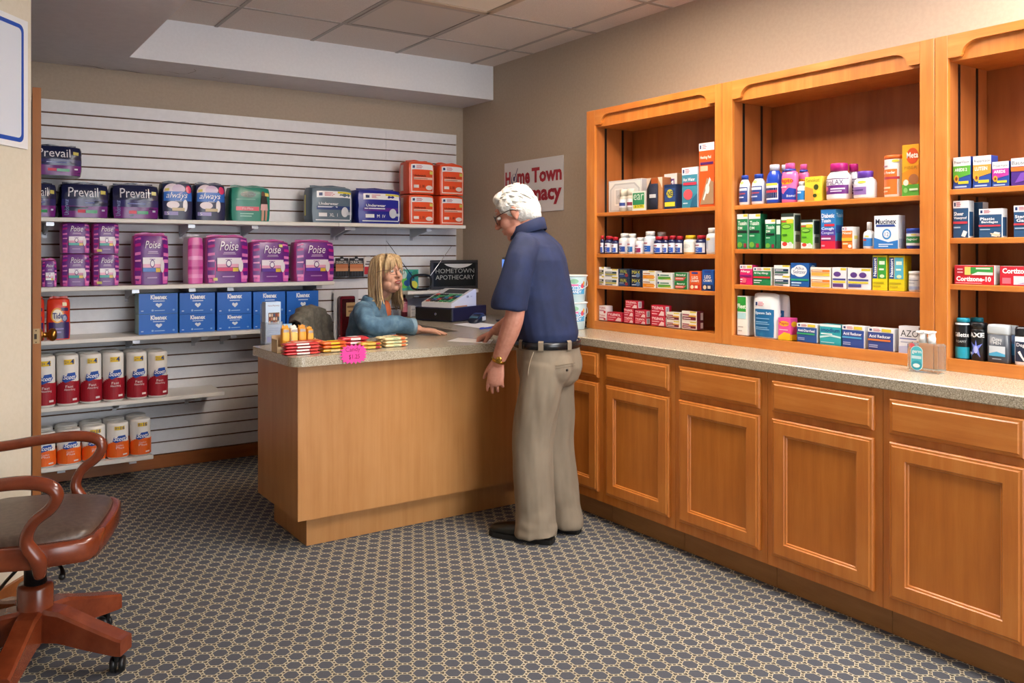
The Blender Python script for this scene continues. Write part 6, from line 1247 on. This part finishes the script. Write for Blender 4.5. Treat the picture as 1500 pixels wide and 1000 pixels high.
def cuff(c, d, r, h, m, name, par, flat=1.0, sq=None):
    d = d.normalized(); u = d.orthogonal().normalized(); w = d.cross(u); R_ = []
    for rr, hh in ((r - .003, -h / 2), (r, -h / 2), (r + .001, 0), (r, h / 2), (r - .003, h / 2)): R_.append([c + d * hh + (u * math.cos(t) + w * math.sin(t)) * rr for t in [2 * PI * j / 28 for j in range(28)]])
    R_.append(R_[0]); mb = MB(); mb.loft(R_, m, True, False); return fixn(mb.build(name, par))
# trousers, belt
tr = NT('khaki_twill', .85); f = tr.noise(tr.coord(), 700, 2); tr.base(tr.ramp(tr.noise(tr.coord((1, 1, .4)), 10, 3), [(.35, '7f715f'), (.65, '8d7f6c')])); tr.bump(f, .2, .001)
mb = MB()
sections(mb, [(-.002, 0, .925, .143, .174), (-.004, 0, .905, .144, .176), (-.006, 0, .86, .146, .180), (-.010, 0, .80, .146, .182), (-.008, 0, .74, .13, .175), (-.004, 0, .71, .10, .15)], tr.m, L)
for s, kx, fx in ((1, .040, .022), (-1, -.006, -.052)):
    ell(mb, (0, 0, 0), (.088, .085, .10), tr.m, frame3(L(-.062, s * .075, .81), mf, ml, Vector((0, 0, 1))))
    mb.tube([(L(-.008, s * .085, .82), .102), (L(.002, s * .092, .70), .103), (L(kx * .7, s * .094, .56), .100), (L(kx, s * .094, .44), .096), (L((kx + fx) * .5, s * .094, .28), .092), (L(fx, s * .093, .13), .088), (L(fx - .002, s * .093, .075), .092), (L(fx - .004, s * .093, .03), .094)], tr.m, 22, 5, None, True, True)
g1, g2 = fold(.011, 11, 2.6, 9), fold(.012, 9, 15, 4)
pants = remesh(mb, 'trousers', tr.m, .006, 5, man, lambda p: g1(p) * min(1, max(0, (.93 - p.z) * 6)) + g2(p) * max(0, (.26 - p.z) / .26))
def hipring(z0, z1, da, m, name, par, a=.147, b=.178, c=-.003):
    mb = MB(); R_ = []
    for aa, zz in ((da, z0), (da + .003, z0 + .002), (da + .003, z1 - .002), (da, z1), (da - .004, z1), (da - .004, z0)): R_.append([L(c + (a + aa) * math.cos(t), (b + aa) * math.sin(t), zz) for t in [2 * PI * j / 48 for j in range(48)]])
    R_.append(R_[0]); mb.loft(R_, m, True, False); return fixn(mb.build(name, par))
belt = hipring(.893, .926, .004, mat('16171a', .25), 'belt', man)
for t_ in (100, 150, 200, 250, 60, 300):
    a_ = math.radians(t_); mb = MB(); pp = []
    for zz in (.884, .892, .927, .935):
        for da in (-.012, .012):
            q = a_ + da / .16; e = .0095 if .89 < zz < .93 else .004; pp.append(L(-.003 + (.147 + e) * math.cos(q), (.178 + e) * math.sin(q), zz))
    mb.add(pp, [(2 * k, 2 * k + 1, 2 * k + 3, 2 * k + 2) for k in range(3)], tr.m); mb.build('belt_loop', pants)
def onhip(a_, z, e=.004, c=-.009, A=.147, Bb=.181): return L(c + (A + e) * math.cos(a_), (Bb + e) * math.sin(a_), z)
mb = MB(); dk = mat('6f6250', .9); pts = [(onhip(math.radians(q), .825 + .006 * math.sin((q - 120) / 20), .012), .0016) for q in range(122, 161, 6)]; mb.tube(pts, dk, 6, 2)
pts = [(onhip(math.radians(q), .812 + .006 * math.sin((q - 120) / 20), .012), .0012) for q in range(122, 161, 6)]; mb.tube(pts, dk, 6, 2); mb.build('back_pocket', pants)
mb = MB(); mb.ball(onhip(math.radians(141), .803, .014), .006, mat('241d18', .4)); mb.build('pocket_button', pants)
mb = MB(); mb.tube([(onhip(math.radians(86), .885, .010), .0018), (onhip(math.radians(80), .84, .011), .0018), (onhip(math.radians(76), .78, .010), .0018), (onhip(math.radians(84), .735, .006), .0018)], mat('b5a48c', .9), 6, 4); mb.build('side_pocket', pants)
# shoes
for s, fx in ((1, .022), (-1, -.052)):
    mb = MB(); R_ = []; lm = mat('17150f', .32)
    for f_, w_, h_ in ((-.085, .020, .050), (-.078, .034, .066), (-.045, .039, .080), (.0, .040, .088), (.05, .043, .078), (.10, .047, .060), (.15, .049, .050), (.19, .043, .044), (.212, .028, .034), (.219, .010, .024)):
        R_.append([L(fx + f_ + .005, s * .095 + w_ * math.copysign(abs(math.cos(t)) ** .7, math.cos(t)), .012 + max(0, h_ * .5 + h_ * .5 * math.copysign(abs(math.sin(t)) ** .7, math.sin(t)))) for t in [2 * PI * j / 20 for j in range(20)]])
    mb.loft(R_, lm); sh = fixn(mb.build('shoe', man))
    mb = MB(); poly = []
    for f_, w_ in ((-.09, .022), (-.082, .037), (-.045, .042), (.0, .042), (.05, .045), (.10, .050), (.15, .052), (.19, .046), (.216, .030), (.224, .008)): poly.append((f_, w_))
    poly = poly + [(a_, -b_) for a_, b_ in poly[::-1]]
    mb.prism(poly, mat('0f0e0c', .5), lambda a_, b_: L(fx + a_ + .005, s * .095 + b_, .0008), lambda a_, b_: L(fx + a_ + .005, s * .095 + b_, .024)); fixn(mb.build('sole', sh))
# watch
wd = (lw - L(.13, .243, .90)).normalized(); wc = lw - wd * .012
wt = cuff(wc, wd, .0335, .014, mat('b58a3c', .25, 1), 'wristwatch', man)
mb = MB(); o_ = V(-.35, .9, .1).normalized(); R_ = [[wc + o_ * (.031 + h) + (wd * math.cos(t) + wd.cross(o_) * math.sin(t)) * r for t in [2 * PI * j / 18 for j in range(18)]] for r, h in ((.015, 0), (.016, .003), (.014, .006))]; mb.loft(R_, mat('c49a48', .2, 1)); fixn(mb.build('watch_case', wt))
# ------------------------------------------------------------------ the seated woman
W0_ = Vector((-1.335, -.965, 0))
LW = lambda f, l, z: W0_ + wf * f + wl * l + Vector((0, 0, z)); VW = lambda f, l, z: wf * f + wl * l + Vector((0, 0, z)); sw_ = M['skin_woman']
th = math.radians(9); fh = Vector((.17, -.985, 0)).normalized(); hf = (fh * math.cos(th) + Vector((0, 0, math.sin(th)))).normalized(); hl = Vector((0, 0, 1)).cross(hf).normalized(); hu = hf.cross(hl)
k = .90; hc = onp(568, 401, 'Y', -1.09); WX = frame3(hc, hf, hl, hu)
mb = MB(); head(mb, WX, sw_, k, True)
mb.tube([(LW(.06, 0, 1.0), .062), (LW(.085, 0, 1.07), .050), (WX @ Vector((-.03, 0, -.07)), .046), (WX @ Vector((-.01, 0, -.02)), .044)], sw_, 16, 4)
sections(mb, [(.0, 0, .50, .10, .15), (.01, 0, .65, .10, .14), (.04, 0, .85, .10, .14), (.06, 0, .98, .085, .15), (.07, 0, 1.035, .05, .11)], sw_, LW)
rs_ = LW(.06, -.15, 1.0); re = Vector((-1.435, -1.275, .925)); rwr = Vector((-1.165, -1.315, .908))
mb.tube([(rs_, .046), ((rs_ + re) / 2 + Vector((-.02, 0, .02)), .042), (re, .036), (re * .5 + rwr * .5 + Vector((0, 0, .012)), .035), (rwr, .026)], sw_, 14, 5)
hand(mb, rwr, Vector((.82, -.57, -.10)), Vector((.06, -.06, 1)), Vector((.57, .82, 0)), (.10, .10, .12, .16), sw_, .92, .09, (.85, .5, -.1))
ls_ = LW(.06, .15, 1.0); mb.tube([(ls_, .046), (LW(.09, .20, .82), .040), (LW(.16, .20, .73), .037), (LW(.30, .13, .70), .028)], sw_, 14, 4); hand(mb, LW(.30, .13, .70), VW(1, -.3, -.1), VW(0, 0, 1), VW(-.3, -1, 0), (.2, .2, .2, .2), sw_, .9)
for s in (-1, 1): mb.tube([(LW(0, s * .08, .56), .085), (LW(.2, s * .09, .585), .075), (LW(.40, s * .09, .56), .058), (LW(.41, s * .09, .30), .045), (LW(.40, s * .09, .05), .035), (LW(.48, s * .09, .03), .028)], sw_, 12, 4)
wo = remesh(mb, 'person', sw_, .0034, 3)
tag(wo, 'blonde woman with glasses in a blue denim shirt sitting behind the counter, looking up', 'person')
eyes(wo, WX, k, '5a6a70'); glasses(wo, WX, k, '5a4a44', (.027, .019), .0011)
mb = MB(); mb.tube([(WX @ (Vector((.094, -.021, -.063)) * k), .002), (WX @ (Vector((.103, -.008, -.0585)) * k), .0042), (WX @ (Vector((.1035, .008, -.0585)) * k), .0042), (WX @ (Vector((.094, .021, -.063)) * k), .002)], mat('a8554c', .4), 8, 4)
mb.tube([(WX @ (Vector((.094, -.020, -.066)) * k), .002), (WX @ (Vector((.101, 0, -.0735)) * k), .0048), (WX @ (Vector((.094, .020, -.066)) * k), .002)], mat('b0605a', .4), 8, 4)
mb.tube([(WX @ (Vector((.097, -.015, -.0645)) * k), .001), (WX @ (Vector((.1035, 0, -.0655)) * k), .0026), (WX @ (Vector((.097, .015, -.0645)) * k), .001)], mat('e4dcd4', .4), 8, 3); mb.build('lips', wo)
# denim shirt
dn_ = NT('blue_denim', .8); f = dn_.noise(dn_.coord((1, 1, 1)), 800, 2); dn_.base(dn_.ramp(dn_.noise(dn_.coord(), 22, 4), [(.32, '45667f'), (.55, '587d98'), (.75, '7395ac')])); dn_.bump(f, .3, .001)
mb = MB()
sections(mb, [(0, 0, .52, .13, .175), (.005, 0, .62, .13, .17), (.02, 0, .76, .125, .165), (.045, 0, .90, .125, .175), (.058, 0, .98, .112, .178), (.064, 0, 1.025, .088, .150), (.07, 0, 1.05, .066, .10), (.076, 0, 1.066, .056, .064)], dn_.m, LW)
cf = re * .16 + rwr * .84
mb.tube([(LW(.06, -.125, 1.0), .058), (rs_ + Vector((0, 0, -.005)), .062), ((rs_ + re) / 2 + Vector((-.02, -.01, .015)), .058), (re + Vector((0, 0, .012)), .052), (re * .5 + rwr * .5 + Vector((0, 0, .024)), .050), (cf + Vector((0, 0, .016)), .043)], dn_.m, 18, 5)
mb.tube([(LW(.06, .12, 1.0), .058), (ls_, .060), (LW(.09, .20, .82), .054), (LW(.17, .195, .73), .050), (LW(.27, .145, .705), .040)], dn_.m, 18, 4)
ds = remesh(mb, 'denim_shirt', dn_.m, .006, 5, wo, fold(.008, 13, 13, 5))
cu = mat('86a9c4', .8); cuff(cf + Vector((.004, 0, .014)), rwr - re, .046, .036, cu, 'rolled_cuff', ds)
mb = MB(); cc_ = lambda a, r, z: LW(.078 + r * math.cos(a), r * 1.05 * math.sin(a), z)
for s in (-1, 1):
    R_ = []
    for q in range(10):
        a = s * (PI - (PI - .35) * q / 9); dz = -.030 * (q / 9) ** 2
        R_.append([cc_(a, .058, 1.055 + dz), cc_(a, .060, 1.088 + dz), cc_(a, .070, 1.082 + dz), cc_(a, .088, 1.045 + dz - .02 * (q / 9)), cc_(a, .083, 1.040 + dz - .02 * (q / 9))])
    mb.loft(R_, dn_.m, True, True)
fixn(mb.build('collar', ds))
mb = MB(); ell(mb, (0, 0, 0), (.03, .030, .075), mat('b8623c', .8), frame3(LW(.148, -.012, .985), wf, wl, Vector((0, 0, 1)))); mb.build('undershirt', wo)
# hair: long, blonde, parted fringe
bh = NT('blonde_hair', .5); fz = bh.noise(bh.coord((1, 1, .12)), 110, 4, .7); bh.base(bh.ramp(fz, [(.25, '7d6547'), (.42, 'ad9068'), (.58, 'cdb48a'), (.75, 'e6d6b4')])); bh.bump(fz, .5, .003)
mb = MB(); E_ = lambda c, r: ell(mb, Vector(c) * k, [q * k for q in r], bh.m, WX, 20)
E_((-.020, 0, .034), (.102, .083, .096)); E_((-.055, 0, -.02), (.070, .078, .10)); E_((-.07, 0, -.10), (.042, .072, .09))
hair = remesh(mb, 'hair', bh.m, .005, 3, wo, lambda p: .004 * noise.noise(Vector((p.x * 60, p.y * 60, p.z * 8))))
random.seed(11); mb = MB()
for i in range(150):
    s = 1 if i % 2 else -1; a0 = random.uniform(.26, 1.0); y = s * (.064 + .019 * a0 ** .5); x = .062 - .15 * a0 + random.uniform(-.01, .01)
    topp = Vector((.015 - .05 * a0, s * .020 + random.uniform(-.012, .012), .127))
    if s > 0: pass
    sh_ = Vector((x * .95, y * 1.0, .03)); jaw = Vector((x - .006, y * 1.02 + s * .006, -.075)); end = Vector((x - .012 + random.uniform(-.02, .02), y * 1.12 + s * random.uniform(-.004, .014), -.215 + random.uniform(-.035, .045) + .02 * a0))
    mid = Vector((x - .008, y * 1.06 + s * .006 * math.sin(i), -.15))
    r = random.uniform(.005, .0085)
    mb.tube([(WX @ (q * k), rr * k) for q, rr in ((topp, r * .6), ((topp + sh_) / 2 + Vector((0, s * .014, .021)), r), (sh_, r), (jaw, r * .95), (mid, r * .85), (end, r * .25))], bh.m, 6, 3, (1.25, .7))
mb.build('long_lock', hair)
mb = MB()
for i in range(46):
    s = 1 if i % 2 else -1; u = random.random(); y1 = s * (.006 + .062 * u)
    mb.tube([(WX @ (q * k), rr) for q, rr in ((Vector((.02, s * .014, .126)), .004), (Vector((.070, y1 * .62, .104)), .0055), (Vector((.098 - .03 * u * u, y1 * .95, .066)), .005), (Vector((.100 - .045 * u * u, y1 * 1.1, .036 - .045 * u + random.uniform(-.006, .006))), .0015))], bh.m, 6, 3)
mb.build('fringe', hair)
# ================================================================== LIGHT
w = bpy.data.worlds.new('daylight'); SC.world = w; w.use_nodes = True
bgn = w.node_tree.nodes['Background']; bgn.inputs[0].default_value = (.93, .96, 1, 1); bgn.inputs[1].default_value = 2.9
vs = SC.view_settings; vs.view_transform = 'Standard'; vs.look = 'None'; vs.gamma = 1; vs.use_curve_mapping = False; vs.exposure = 1.22
